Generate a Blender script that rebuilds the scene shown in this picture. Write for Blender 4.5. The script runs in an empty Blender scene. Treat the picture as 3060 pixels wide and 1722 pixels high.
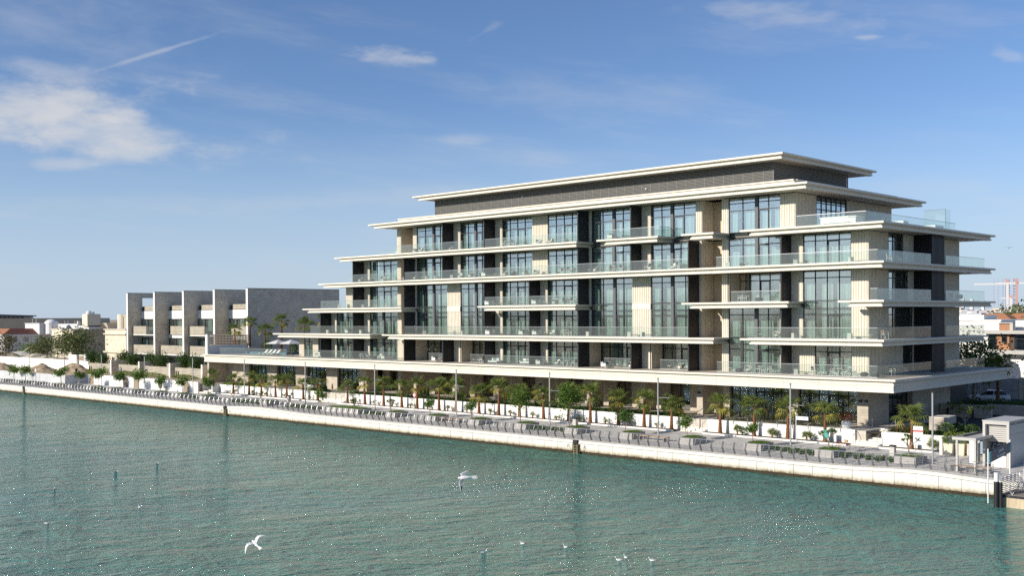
import bpy, math, random
from mathutils import Vector, Matrix, Euler
R = math.radians
random.seed(7)
scn = bpy.context.scene
COL = scn.collection
EYE = 14.27

# ------------------------------------------------------------------ camera
cd = bpy.data.cameras.new('camera')
cam = bpy.data.objects.new('camera', cd); COL.objects.link(cam)
cd.sensor_width = 36.0; cd.lens = 38.367; cd.shift_x = 0.0; cd.shift_y = 0.0393
cd.clip_start = 0.5; cd.clip_end = 30000
_r = Vector((0.72324971, 0.69055753, -0.00633658)); _d = Vector((0.00303942, -0.01235861, -0.99991901)); _f = Vector((-0.69057991, 0.72317188, -0.01103726))
cam.matrix_world = Matrix(((_r.x, -_d.x, -_f.x, 0), (_r.y, -_d.y, -_f.y, 0), (_r.z, -_d.z, -_f.z, EYE), (0, 0, 0, 1)))
scn.camera = cam

# ------------------------------------------------------------------ sky, sun, exposure
SUN_EL, SUN_ROT = 21.6, 202.8
w = bpy.data.worlds.new('World'); scn.world = w; w.use_nodes = True
nt = w.node_tree; nt.nodes.clear()
def N(t, **k):
    n = nt.nodes.new(t)
    for a, b in k.items():
        if a.startswith('i_'): n.inputs[int(a[2:])].default_value = b
        else: setattr(n, a, b)
    return n
def L(a, b): nt.links.new(a, b)
def VM(op, a, b=None):
    n = N('ShaderNodeVectorMath', operation=op)
    for i, v in enumerate((a, b)):
        if v is None: continue
        if hasattr(v, 'is_linked') or hasattr(v, 'links'): L(v, n.inputs[i])
        else: n.inputs[i].default_value = v
    return n.outputs['Value'] if op in ('DOT_PRODUCT', 'LENGTH') else n.outputs[0]
def MA(op, a, b=None, c=None, clamp=False):
    n = N('ShaderNodeMath', operation=op, use_clamp=clamp)
    for i, v in enumerate((a, b, c)):
        if v is None: continue
        if hasattr(v, 'links'): L(v, n.inputs[i])
        else: n.inputs[i].default_value = v
    return n.outputs[0]
def MR(v, a, b, c=0.0, d=1.0, smooth=True):
    n = N('ShaderNodeMapRange', interpolation_type='SMOOTHSTEP' if smooth else 'LINEAR')
    L(v, n.inputs[0])
    for i, q in enumerate((a, b, c, d)): n.inputs[i+1].default_value = q
    return n.outputs[0]
sky = N('ShaderNodeTexSky', sky_type='NISHITA', sun_disc=False, sun_elevation=R(SUN_EL), sun_rotation=R(SUN_ROT), altitude=0, air_density=.8, dust_density=.2, ozone_density=3.0)
geo = N('ShaderNodeTexCoord'); gdir = geo.outputs['Generated']
dirn = VM('NORMALIZE', gdir)
# soft streaky cirrus: noise over the direction, stretched sideways
sep = N('ShaderNodeSeparateXYZ'); L(dirn, sep.inputs[0])
SH = Vector((_r.x, _r.y, 0)).normalized(); FH = Vector((_f.x, _f.y, 0)).normalized()
cu = VM('DOT_PRODUCT', dirn, tuple(SH)); cv = sep.outputs[2]; cw = VM('DOT_PRODUCT', dirn, tuple(FH))
cmb = N('ShaderNodeCombineXYZ'); L(MA('MULTIPLY', cu, 2.2), cmb.inputs[0]); L(MA('ADD', MA('MULTIPLY', cv, 13.0), MA('MULTIPLY', cu, 1.6)), cmb.inputs[1]); L(cw, cmb.inputs[2])
nz = N('ShaderNodeTexNoise'); nz.inputs['Scale'].default_value = 1.7; nz.inputs['Detail'].default_value = 9; nz.inputs['Roughness'].default_value = .62; L(cmb.outputs[0], nz.inputs['Vector'])
cirrus = MR(nz.outputs[0], .45, .85, 0, .30)
cmb2 = N('ShaderNodeCombineXYZ'); L(MA('MULTIPLY', cu, 9.0), cmb2.inputs[0]); L(MA('MULTIPLY', cv, 20.0), cmb2.inputs[1]); L(cw, cmb2.inputs[2])
nf = N('ShaderNodeTexNoise'); nf.inputs['Scale'].default_value = 1.3; nf.inputs['Detail'].default_value = 8; nf.inputs['Roughness'].default_value = .6; L(cmb2.outputs[0], nf.inputs['Vector'])
cmb3 = N('ShaderNodeCombineXYZ'); L(MA('MULTIPLY', cu, 30.0), cmb3.inputs[0]); L(MA('MULTIPLY', cv, 75.0), cmb3.inputs[1]); L(cw, cmb3.inputs[2])
nff = N('ShaderNodeTexNoise'); nff.inputs['Scale'].default_value = 1.3; nff.inputs['Detail'].default_value = 6; L(cmb3.outputs[0], nff.inputs['Vector'])
def pixdir(x, y):   # a direction in the sky (from a bearing read off the photograph)
    v = _r*((x-1530)/3261.2) + _d*((y-981.3)/3261.2) + _f
    return v.normalized()
def cloud(x, y, a, b, tilt=0.0, rag=1.0, lo=1.05, hi=.15, noise=None):
    c = pixdir(x, y); t = (_r*math.cos(tilt) - _d*math.sin(tilt)); u = t.cross(c).normalized(); t = c.cross(u).normalized()
    df = VM('SUBTRACT', dirn, tuple(c))
    p = VM('DOT_PRODUCT', df, tuple(t*(3261.2/a))); q = VM('DOT_PRODUCT', df, tuple(u*(3261.2/b)))
    rr = MA('SQRT', MA('ADD', MA('MULTIPLY', p, p), MA('MULTIPLY', q, q)))
    rr = MA('ADD', rr, MA('MULTIPLY', MA('SUBTRACT', (noise or nf).outputs[0], .5), 3.0*rag))
    front = MR(VM('DOT_PRODUCT', dirn, tuple(c)), .2, .4)
    return MA('MULTIPLY', MR(rr, lo, hi), front)
mask = cirrus
for m, k in ((cloud(40, 330, 400, 105, .0, 1.2, 1.1, -.1), .72), (cloud(330, 400, 380, 85, -.10, 1.1, 1.1, -.1), .6), (cloud(400, 455, 170, 40, .12, .8), .5), (cloud(170, 215, 200, 40, -.2, .8), .35),
             (cloud(60, 60, 420, 150, -.15, 1.3, 1.2, -.6), .22), (cloud(190, 490, 110, 26, 0, .8), .4), (cloud(1190, 168, 150, 30, -.06, .7, 1.0, .1, nff), .42), (cloud(1450, 92, 60, 12, .5, 1.0, 1., -.3, nff), .15),
             (cloud(480, 152, 220, 9, .30, .30, 1.0, .1, nff), .32), (cloud(1380, 418, 110, 22, 0, .8), .22), (cloud(2330, 40, 330, 45, -.15, 1.2, 1.1, -.3, nff), .22), (cloud(2600, 110, 50, 9, .05, .6, 1., .1, nff), .3), (cloud(3020, 165, 60, 24, -.4, .8, 1., .1, nff), .25),
             (cloud(1900, 290, 500, 70, -.05, 1.2, 1.1, -.4), .14), (cloud(1000, 600, 900, 40, .03, .9, 1.1, -.4), .22), (cloud(2750, 555, 350, 40, 0, .8, 1.1, -.4), .16)):
    inv = MA('SUBTRACT', 1.0, MA('MULTIPLY', m, k)); mask = MA('SUBTRACT', 1.0, MA('MULTIPLY', inv, MA('SUBTRACT', 1.0, mask)))
mixc = N('ShaderNodeMix', data_type='RGBA'); L(mask, mixc.inputs[0])
wb = VM('MULTIPLY', sky.outputs[0], (.93, .98, 1.10))                # white balance of the photograph
hz_ = N('ShaderNodeMix', data_type='RGBA'); L(MR(sep.outputs[2], .20, -.01, 0, .85), hz_.inputs[0]); L(wb, hz_.inputs[6]); hz_.inputs[7].default_value = (4.15, 5.1, 6.3, 1)   # pale haze low over the horizon
L(hz_.outputs[2], mixc.inputs[6]); mixc.inputs[7].default_value = (5.6, 5.65, 5.8, 1)
bg = N('ShaderNodeBackground'); bg.inputs['Strength'].default_value = 0.10; L(mixc.outputs[2], bg.inputs[0])
wo = N('ShaderNodeOutputWorld'); L(bg.outputs[0], wo.inputs[0])
sd = bpy.data.lights.new('sun', 'SUN'); sd.energy = 4.5; sd.angle = R(.53); sd.color = (1.0, .93, .82)
sun = bpy.data.objects.new('sun', sd); COL.objects.link(sun); sun.location = (-80, -120, 150)
sun.rotation_euler = Vector((.42, 1.0, -.43*1.0)).to_track_quat('-Z', 'Y').to_euler()
scn.view_settings.view_transform = 'Standard'; scn.view_settings.look = 'None'; scn.view_settings.gamma = 1; scn.view_settings.exposure = 0.28; scn.view_settings.use_curve_mapping = False
scn.cycles.use_denoising = False; scn.cycles.sample_clamp_indirect = 16; scn.cycles.caustics_reflective = False; scn.cycles.max_bounces = 8; scn.cycles.transparent_max_bounces = 24; scn.cycles.diffuse_bounces = 3; scn.cycles.glossy_bounces = 4

# ------------------------------------------------------------------ materials
MATS = {}
def mat(name, col, rough=.7, var=0.0, vs=1.0, bump=0.0, bs=8.0, metal=0.0, spec=.3, stretch=None, transl=0.0):
    if name in MATS: return MATS[name]
    m = bpy.data.materials.new(name); m.use_nodes = True; t = m.node_tree; p = t.nodes['Principled BSDF']
    p.inputs['Base Color'].default_value = (*col, 1); p.inputs['Roughness'].default_value = rough; p.inputs['Metallic'].default_value = metal; p.inputs['Specular IOR Level'].default_value = spec
    if var or bump:
        g = t.nodes.new('ShaderNodeNewGeometry'); vec = g.outputs['Position']
        if stretch:
            mp = t.nodes.new('ShaderNodeMapping'); mp.inputs['Scale'].default_value = stretch; t.links.new(vec, mp.inputs[0]); vec = mp.outputs[0]
    if var:
        n = t.nodes.new('ShaderNodeTexNoise'); n.inputs['Scale'].default_value = vs; n.inputs['Detail'].default_value = 5; n.inputs['Roughness'].default_value = .65; t.links.new(vec, n.inputs['Vector'])
        mr = t.nodes.new('ShaderNodeMapRange'); mr.inputs[1].default_value = .3; mr.inputs[2].default_value = .7; mr.inputs[3].default_value = 1-var; mr.inputs[4].default_value = 1+var; t.links.new(n.outputs[0], mr.inputs[0])
        mx = t.nodes.new('ShaderNodeVectorMath'); mx.operation = 'SCALE'; mx.inputs[0].default_value = col; t.links.new(mr.outputs[0], mx.inputs['Scale']); t.links.new(mx.outputs[0], p.inputs['Base Color'])
    if bump:
        n2 = t.nodes.new('ShaderNodeTexNoise'); n2.inputs['Scale'].default_value = bs; n2.inputs['Detail'].default_value = 4; t.links.new(vec, n2.inputs['Vector'])
        b = t.nodes.new('ShaderNodeBump'); b.inputs['Strength'].default_value = bump; b.inputs['Distance'].default_value = .05; t.links.new(n2.outputs[0], b.inputs['Height']); t.links.new(b.outputs[0], p.inputs['Normal'])
    if transl:
        tr = t.nodes.new('ShaderNodeBsdfTranslucent'); tr.inputs[0].default_value = (*[min(1, c*1.6) for c in col], 1); ms = t.nodes.new('ShaderNodeMixShader'); ms.inputs[0].default_value = transl
        out = t.nodes['Material Output']; t.links.new(p.outputs[0], ms.inputs[1]); t.links.new(tr.outputs[0], ms.inputs[2]); t.links.new(ms.outputs[0], out.inputs[0])
    MATS[name] = m; return m
def glassmat(name, tint, fac, gcol=(1, 1, 1), rough=0.0, haze=None, hz=0.0):
    m = bpy.data.materials.new(name); m.use_nodes = True; t = m.node_tree; t.nodes.clear()
    tr = t.nodes.new('ShaderNodeBsdfTransparent'); tr.inputs[0].default_value = (*tint, 1)
    gl = t.nodes.new('ShaderNodeBsdfGlossy'); gl.inputs[0].default_value = (*gcol, 1); gl.inputs['Roughness'].default_value = rough
    lw = t.nodes.new('ShaderNodeLayerWeight'); lw.inputs[0].default_value = .5
    ma = t.nodes.new('ShaderNodeMath'); ma.operation = 'MULTIPLY_ADD'; ma.inputs[1].default_value = 1-fac; ma.inputs[2].default_value = fac; pw = t.nodes.new('ShaderNodeMath'); pw.operation = 'POWER'; pw.inputs[1].default_value = 4.5; t.links.new(lw.outputs['Facing'], pw.inputs[0]); t.links.new(pw.outputs[0], ma.inputs[0])
    # slightly uneven panes: wavy reflections
    g = t.nodes.new('ShaderNodeNewGeometry'); n = t.nodes.new('ShaderNodeTexNoise'); n.inputs['Scale'].default_value = .55; n.inputs['Detail'].default_value = 1; t.links.new(g.outputs['Position'], n.inputs['Vector'])
    b = t.nodes.new('ShaderNodeBump'); b.inputs['Strength'].default_value = .35; b.inputs['Distance'].default_value = .02; t.links.new(n.outputs[0], b.inputs['Height']); t.links.new(b.outputs[0], gl.inputs['Normal'])
    mx = t.nodes.new('ShaderNodeMixShader'); t.links.new(ma.outputs[0], mx.inputs[0]); t.links.new(tr.outputs[0], mx.inputs[1]); t.links.new(gl.outputs[0], mx.inputs[2]); last = mx
    if hz:
        df = t.nodes.new('ShaderNodeBsdfDiffuse'); df.inputs[0].default_value = (*haze, 1); m2 = t.nodes.new('ShaderNodeMixShader'); m2.inputs[0].default_value = hz
        t.links.new(last.outputs[0], m2.inputs[1]); t.links.new(df.outputs[0], m2.inputs[2]); last = m2
    o = t.nodes.new('ShaderNodeOutputMaterial'); t.links.new(last.outputs[0], o.inputs[0]); MATS[name] = m; return m
def brickmat(name, c1, c2, mortar, bw, bh, axis='xz', rough=.75, msize=.012, bump=.3, off=.5):
    m = bpy.data.materials.new(name); m.use_nodes = True; t = m.node_tree; p = t.nodes['Principled BSDF']; p.inputs['Roughness'].default_value = rough; p.inputs['Specular IOR Level'].default_value = .25
    g = t.nodes.new('ShaderNodeNewGeometry'); s = t.nodes.new('ShaderNodeSeparateXYZ'); c = t.nodes.new('ShaderNodeCombineXYZ'); t.links.new(g.outputs['Position'], s.inputs[0])
    if axis == 'wz':
        a = t.nodes.new('ShaderNodeMath'); a.operation = 'ADD'; t.links.new(s.outputs[0], a.inputs[0]); t.links.new(s.outputs[1], a.inputs[1]); t.links.new(a.outputs[0], c.inputs[0]); t.links.new(s.outputs[2], c.inputs[1])
    else:
        t.links.new(s.outputs['xyz'.index(axis[0])], c.inputs[0]); t.links.new(s.outputs['xyz'.index(axis[1])], c.inputs[1])
    b = t.nodes.new('ShaderNodeTexBrick'); t.links.new(c.outputs[0], b.inputs['Vector']); b.offset = off
    b.inputs['Color1'].default_value = (*c1, 1); b.inputs['Color2'].default_value = (*c2, 1); b.inputs['Mortar'].default_value = (*mortar, 1); b.inputs['Scale'].default_value = 1; b.inputs['Brick Width'].default_value = bw; b.inputs['Row Height'].default_value = bh; b.inputs['Mortar Size'].default_value = msize
    n = t.nodes.new('ShaderNodeTexNoise'); n.inputs['Scale'].default_value = 1.3; n.inputs['Detail'].default_value = 6; t.links.new(g.outputs['Position'], n.inputs['Vector'])
    mr = t.nodes.new('ShaderNodeMapRange'); mr.inputs[1].default_value = .3; mr.inputs[2].default_value = .7; mr.inputs[3].default_value = .86; mr.inputs[4].default_value = 1.12; t.links.new(n.outputs[0], mr.inputs[0])
    mx = t.nodes.new('ShaderNodeVectorMath'); mx.operation = 'SCALE'; t.links.new(b.outputs[0], mx.inputs[0]); t.links.new(mr.outputs[0], mx.inputs['Scale']); t.links.new(mx.outputs[0], p.inputs['Base Color'])
    bp = t.nodes.new('ShaderNodeBump'); bp.inputs['Strength'].default_value = bump; bp.inputs['Distance'].default_value = .02; bp.invert = True; t.links.new(b.outputs['Fac'], bp.inputs['Height']); t.links.new(bp.outputs[0], p.inputs['Normal'])
    MATS[name] = m; return m
CREAM = mat('cream_stone', (.74, .68, .57), .6, .05, .8)
RIB = mat('ribbed_stone', (.70, .635, .52), .65, .06, 1.2)
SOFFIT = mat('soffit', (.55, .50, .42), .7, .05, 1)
TAN = mat('tan_stone', (.60, .50, .36), .65, .10, 1.0, .15, 6, stretch=(1, 1, 7))  # recess stone, with the warm bounced light put into its tan
CHAR = mat('charcoal_metal', (.025, .025, .028), .45, .15, .6)
MULL = mat('dark_frame', (.028, .03, .034), .4)
PIER = mat('grey_pier', (.11, .115, .125), .45)
LOUV = mat('louvre_grey', (.21, .205, .19), .55)
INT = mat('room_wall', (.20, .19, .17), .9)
FLOORM = mat('terrace_tile', (.50, .44, .36), .7, .06, 1.5)
CURT = mat('curtain', (.84, .87, .83), .9, .04, 2, transl=.15)
STEEL = mat('brushed_steel', (.42, .42, .42), .35, 0, 1, 0, 1, .8)
DSTEEL = mat('dark_steel', (.17, .17, .17), .45)
WHITE = mat('white_paint', (.80, .79, .76), .6, .03, .7)
WALLW = mat('white_plaster', (.80, .78, .73), .8, .04, .5)
GLASS = glassmat('window_glass', (.86, .955, .925), .32, rough=.08)
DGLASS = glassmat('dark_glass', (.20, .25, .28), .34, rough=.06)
RGLASS = glassmat('rail_glass', (.91, .95, .93), .035, haze=(.75, .80, .79), hz=.05)
STONEG = brickmat('ground_stone', (.52, .46, .37), (.47, .41, .33), (.33, .29, .23), .9, .3, 'wz', msize=.008)
TSTONE = brickmat('ribbed_brown_stone', (.72, .64, .52), (.66, .58, .47), (.50, .44, .35), 1.6, .17, 'wz', msize=.012)
WOVEN = brickmat('woven_block', (.58, .525, .42), (.52, .47, .37), (.30, .26, .20), .28, .28, 'wz', msize=.05, off=0)

# ------------------------------------------------------------------ mesh helpers
class MB:
    def __init__(s): s.v = []; s.f = []; s.m = []
    def box(s, x0, x1, y0, y1, z0, z1, mi=0):
        b = len(s.v); s.v += [(x0,y0,z0),(x1,y0,z0),(x1,y1,z0),(x0,y1,z0),(x0,y0,z1),(x1,y0,z1),(x1,y1,z1),(x0,y1,z1)]
        s.f += [(b,b+3,b+2,b+1),(b+4,b+5,b+6,b+7),(b,b+1,b+5,b+4),(b+1,b+2,b+6,b+5),(b+2,b+3,b+7,b+6),(b+3,b,b+4,b+7)]; s.m += [mi]*6; return s
    def hexa(s, pts, mi=0):   # 8 points: bottom ring then top ring
        b = len(s.v); s.v += [tuple(p) for p in pts]
        s.f += [(b,b+3,b+2,b+1),(b+4,b+5,b+6,b+7),(b,b+1,b+5,b+4),(b+1,b+2,b+6,b+5),(b+2,b+3,b+7,b+6),(b+3,b,b+4,b+7)]; s.m += [mi]*6; return s
    def quad(s, a, b, c, d, mi=0):
        k = len(s.v); s.v += [tuple(a), tuple(b), tuple(c), tuple(d)]; s.f.append((k,k+1,k+2,k+3)); s.m.append(mi); return s
    def tri(s, a, b, c, mi=0):
        k = len(s.v); s.v += [tuple(a), tuple(b), tuple(c)]; s.f.append((k,k+1,k+2)); s.m.append(mi); return s
    def tube(s, p0, p1, r0, r1=None, n=8, mi=0, cap=True):
        r1 = r0 if r1 is None else r1; p0 = Vector(p0); p1 = Vector(p1); d = (p1-p0); q = d.to_track_quat('Z', 'Y'); b = len(s.v)
        for p, r in ((p0, r0), (p1, r1)):
            for i in range(n):
                a = 2*math.pi*i/n; s.v.append(tuple(p + q @ Vector((r*math.cos(a), r*math.sin(a), 0))))
        for i in range(n): j = (i+1) % n; s.f.append((b+i, b+j, b+n+j, b+n+i)); s.m.append(mi)
        if cap: s.f.append(tuple(b+i for i in reversed(range(n)))); s.f.append(tuple(b+n+i for i in range(n))); s.m += [mi, mi]
        return s
    def path(s, pts, rad, n=6, mi=0):
        for i in range(len(pts)-1):
            r0 = rad[i] if isinstance(rad, (list, tuple)) else rad; r1 = rad[i+1] if isinstance(rad, (list, tuple)) else rad
            s.tube(pts[i], pts[i+1], r0, r1, n, mi, cap=(i == 0 or i == len(pts)-2))
        return s
    def lathe(s, prof, n=12, c=(0,0,0), mi=0, sx=1, sy=1):
        b = len(s.v)
        for r, z in prof:
            for i in range(n): a = 2*math.pi*i/n; s.v.append((c[0]+r*math.cos(a)*sx, c[1]+r*math.sin(a)*sy, c[2]+z))
        for k in range(len(prof)-1):
            for i in range(n): j = (i+1) % n; s.f.append((b+k*n+i, b+k*n+j, b+(k+1)*n+j, b+(k+1)*n+i)); s.m.append(mi)
        s.f.append(tuple(b+i for i in reversed(range(n)))); s.f.append(tuple(b+(len(prof)-1)*n+i for i in range(n))); s.m += [mi, mi]; return s
    def bent(s, prof, y0, y1, mi=0):   # prism along y from an xz outline
        b = len(s.v); n = len(prof)
        for y in (y0, y1):
            for x, z in prof: s.v.append((x, y, z))
        for i in range(n): j = (i+1) % n; s.f.append((b+i, b+j, b+n+j, b+n+i)); s.m.append(mi)
        s.f.append(tuple(b+i for i in reversed(range(n)))); s.f.append(tuple(b+n+i for i in range(n))); s.m += [mi, mi]; return s
    def prism(s, poly, z0, z1, mi=0):
        b = len(s.v); n = len(poly)
        for z in (z0, z1):
            for x, y in poly: s.v.append((x, y, z))
        for i in range(n): j = (i+1) % n; s.f.append((b+i, b+j, b+n+j, b+n+i)); s.m.append(mi)
        s.f.append(tuple(b+i for i in reversed(range(n)))); s.f.append(tuple(b+n+i for i in range(n))); s.m += [mi, mi]; return s
    def leaf(s, c, L_, W_, rng, up=.3, mi=0):
        d = Vector((rng.uniform(-1,1), rng.uniform(-1,1), rng.uniform(-.6,.8)+up*.2)).normalized(); o = Vector((rng.uniform(-1,1), rng.uniform(-1,1), rng.uniform(-1,1))); t = d.cross(o)
        if t.length < 1e-3: t = Vector((1,0,0))
        t.normalize(); c = Vector(c)
        s.quad(c-d*L_*.5, c+t*W_*.5, c+d*L_*.5, c-t*W_*.5, mi)
    def mesh(s, name, mats):
        me = bpy.data.meshes.new(name); me.from_pydata(s.v, [], s.f)
        for m in mats: me.materials.append(m)
        if len(mats) > 1: me.polygons.foreach_set('material_index', s.m)
        me.update(); return me
def link(name, me, parent=None, loc=None, rot=None, scale=None):
    o = bpy.data.objects.new(name, me); COL.objects.link(o)
    if parent: o.parent = parent
    if loc: o.location = loc
    if rot: o.rotation_euler = rot
    if scale: o.scale = scale if hasattr(scale, '__len__') else (scale,)*3
    return o
def obj(name, mb, mats, parent=None, **k):
    mats = mats if isinstance(mats, (list, tuple)) else [mats]
    return link(name, mb.mesh(name, mats), parent, **k)
def tag(o, label=None, cat=None, group=None, kind=None):
    if label: o['label'] = label
    if cat: o['category'] = cat
    if group: o['group'] = group
    if kind: o['kind'] = kind
    return o
def thing(name, label, cat, loc=(0,0,0), rz=0, group=None, scale=None):
    o = link(name, None, None, loc, (0,0,rz), scale); o.empty_display_size = .3; return tag(o, label, cat, group)
def dup(root, loc, rz=0, label=None, group=None, scale=None):
    r = root.copy(); COL.objects.link(r); r.location = loc; r.rotation_euler = (0,0,rz)
    if scale: r.scale = (scale,)*3 if not hasattr(scale, '__len__') else scale
    if label: r['label'] = label
    if group: r['group'] = group
    for ch in KIDS.setdefault(root.name, list(root.children)):
        c = ch.copy(); COL.objects.link(c); c.parent = r
        for g in KIDS.setdefault(ch.name, list(ch.children)):
            d = g.copy(); COL.objects.link(d); d.parent = c
    return r
KIDS = {}
ORD = 'first second third fourth fifth sixth seventh eighth ninth tenth eleventh twelfth thirteenth fourteenth fifteenth sixteenth seventeenth eighteenth nineteenth twentieth'.split()
TENS = {20: 'twenty', 30: 'thirty', 40: 'forty', 50: 'fifty', 60: 'sixty', 70: 'seventy', 80: 'eighty'}
def nth(i):   # i from 0
    n = i+1
    if n <= 20: return ORD[i]
    t, u = n//10*10, n % 10
    return TENS[t] + '-' + ORD[u-1] if u else TENS[t][:-1] + 'ieth'
def struct(name, mb, m): return tag(obj(name, mb, m), kind='structure')
def mix(a, b, t): return a + (b-a)*t
# ------------------------------------------------------------------ water
def water_mat():
    m = bpy.data.materials.new('canal_water'); m.use_nodes = True; t = m.node_tree; p = t.nodes['Principled BSDF']
    g = t.nodes.new('ShaderNodeNewGeometry')
    mp = t.nodes.new('ShaderNodeMapping'); mp.vector_type = 'POINT'; mp.inputs['Rotation'].default_value = (0, 0, R(-53)); t.links.new(g.outputs['Position'], mp.inputs[0])
    def nz(sc, det, st, rough=.55, dist=0.0):
        a = t.nodes.new('ShaderNodeMapping'); a.inputs['Scale'].default_value = st; t.links.new(mp.outputs[0], a.inputs[0])
        n = t.nodes.new('ShaderNodeTexNoise'); n.inputs['Scale'].default_value = sc; n.inputs['Detail'].default_value = det; n.inputs['Roughness'].default_value = rough; n.inputs['Distortion'].default_value = dist; t.links.new(a.outputs[0], n.inputs['Vector']); return n.outputs[0]
    big = nz(.10, 3, (.45, 1, 1)); mid = nz(.55, 4, (.5, 1, 1), .6, .4); fine = nz(2.2, 5, (.6, 1, 1), .65, .5)
    def mul(v, k):
        q = t.nodes.new('ShaderNodeMath'); q.operation = 'MULTIPLY'; t.links.new(v, q.inputs[0]); q.inputs[1].default_value = k; return q.outputs[0]
    def add(a, b):
        q = t.nodes.new('ShaderNodeMath'); q.operation = 'ADD'; t.links.new(a, q.inputs[0]); t.links.new(b, q.inputs[1]); return q.outputs[0]
    h = add(add(mul(big, 2.2), mul(mid, 1.5)), mul(fine, .5))
    b = t.nodes.new('ShaderNodeBump'); b.inputs['Strength'].default_value = 1.0; b.inputs['Distance'].default_value = 1.0; t.links.new(h, b.inputs['Height']); t.links.new(b.outputs[0], p.inputs['Normal'])
    # silt: the water is greener in drifting patches
    patch = nz(.025, 4, (.5, 1, 1), .6)
    cr = t.nodes.new('ShaderNodeValToRGB'); cr.color_ramp.elements[0].position = .35; cr.color_ramp.elements[0].color = (.055, .245, .235, 1); cr.color_ramp.elements[1].position = .68; cr.color_ramp.elements[1].color = (.11, .27, .19, 1)
    t.links.new(patch, cr.inputs[0]); t.links.new(cr.outputs[0], p.inputs['Base Color'])
    p.inputs['Roughness'].default_value = .09; p.inputs['IOR'].default_value = 1.33; p.inputs['Specular IOR Level'].default_value = .5
    return m
mb = MB(); mb.quad((-9000,-9000,0),(9000,-9000,0),(9000,86.6,0),(-9000,86.6,0)); struct('water', mb, water_mat())

# ------------------------------------------------------------------ ground and promenade
def deck_z(y): return 1.32 + .0567*(y-86.6)
SAND = mat('sandy_ground', (.46, .38, .27), .95, .15, .05)
mb = MB(); mb.quad((-9000,111.0,2.95),(9000,111.0,2.95),(9000,9000,2.95),(-9000,9000,2.95)); struct('ground', mb, SAND)
PAVE = brickmat('paving', (.60, .57, .525), (.54, .515, .475), (.38, .36, .33), .6, .3, 'xy', .8, .012, .15)
mb = MB(); mb.quad((-420,86.5,deck_z(86.5)),(-10,86.5,deck_z(86.5)),(-10,97.3,deck_z(97.3)),(-420,97.3,deck_z(97.3))); struct('promenade', mb, PAVE)
TERR = brickmat('terrace_paving', (.56, .51, .43), (.52, .47, .40), (.36, .33, .28), .9, .6, 'xy', .8, .01, .1)
mb = MB(); mb.box(-203.5,-47.0,97.55,127,1.2,3.18); struct('terrace', mb, TERR)
mb = MB(); mb.quad((-47.0,97.5,3.0),(-10,97.5,3.0),(-10,111.0,2.95),(-47.0,111.0,2.95)); struct('garden_soil', mb, mat('soil', (.10,.075,.05), .95, .2, 2))
ASPH = mat('asphalt', (.055,.056,.060), .85, .12, .8)
mb = MB(); mb.quad((-46.5,104.5,3.02),(-10,104.5,3.02),(-10,112,2.99),(-46.5,112,2.99)); mb.quad((-47.5,112,2.99),(-10,112,2.99),(-10,149,3.0),(-62,149,3.0)); struct('road', mb, ASPH)
mb = MB(); mb.quad((-420,97.3,1.9),(-203.5,97.3,1.9),(-203.5,111.2,2.2),(-420,111.2,2.2)); struct('building_plot', mb, SAND)

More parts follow.
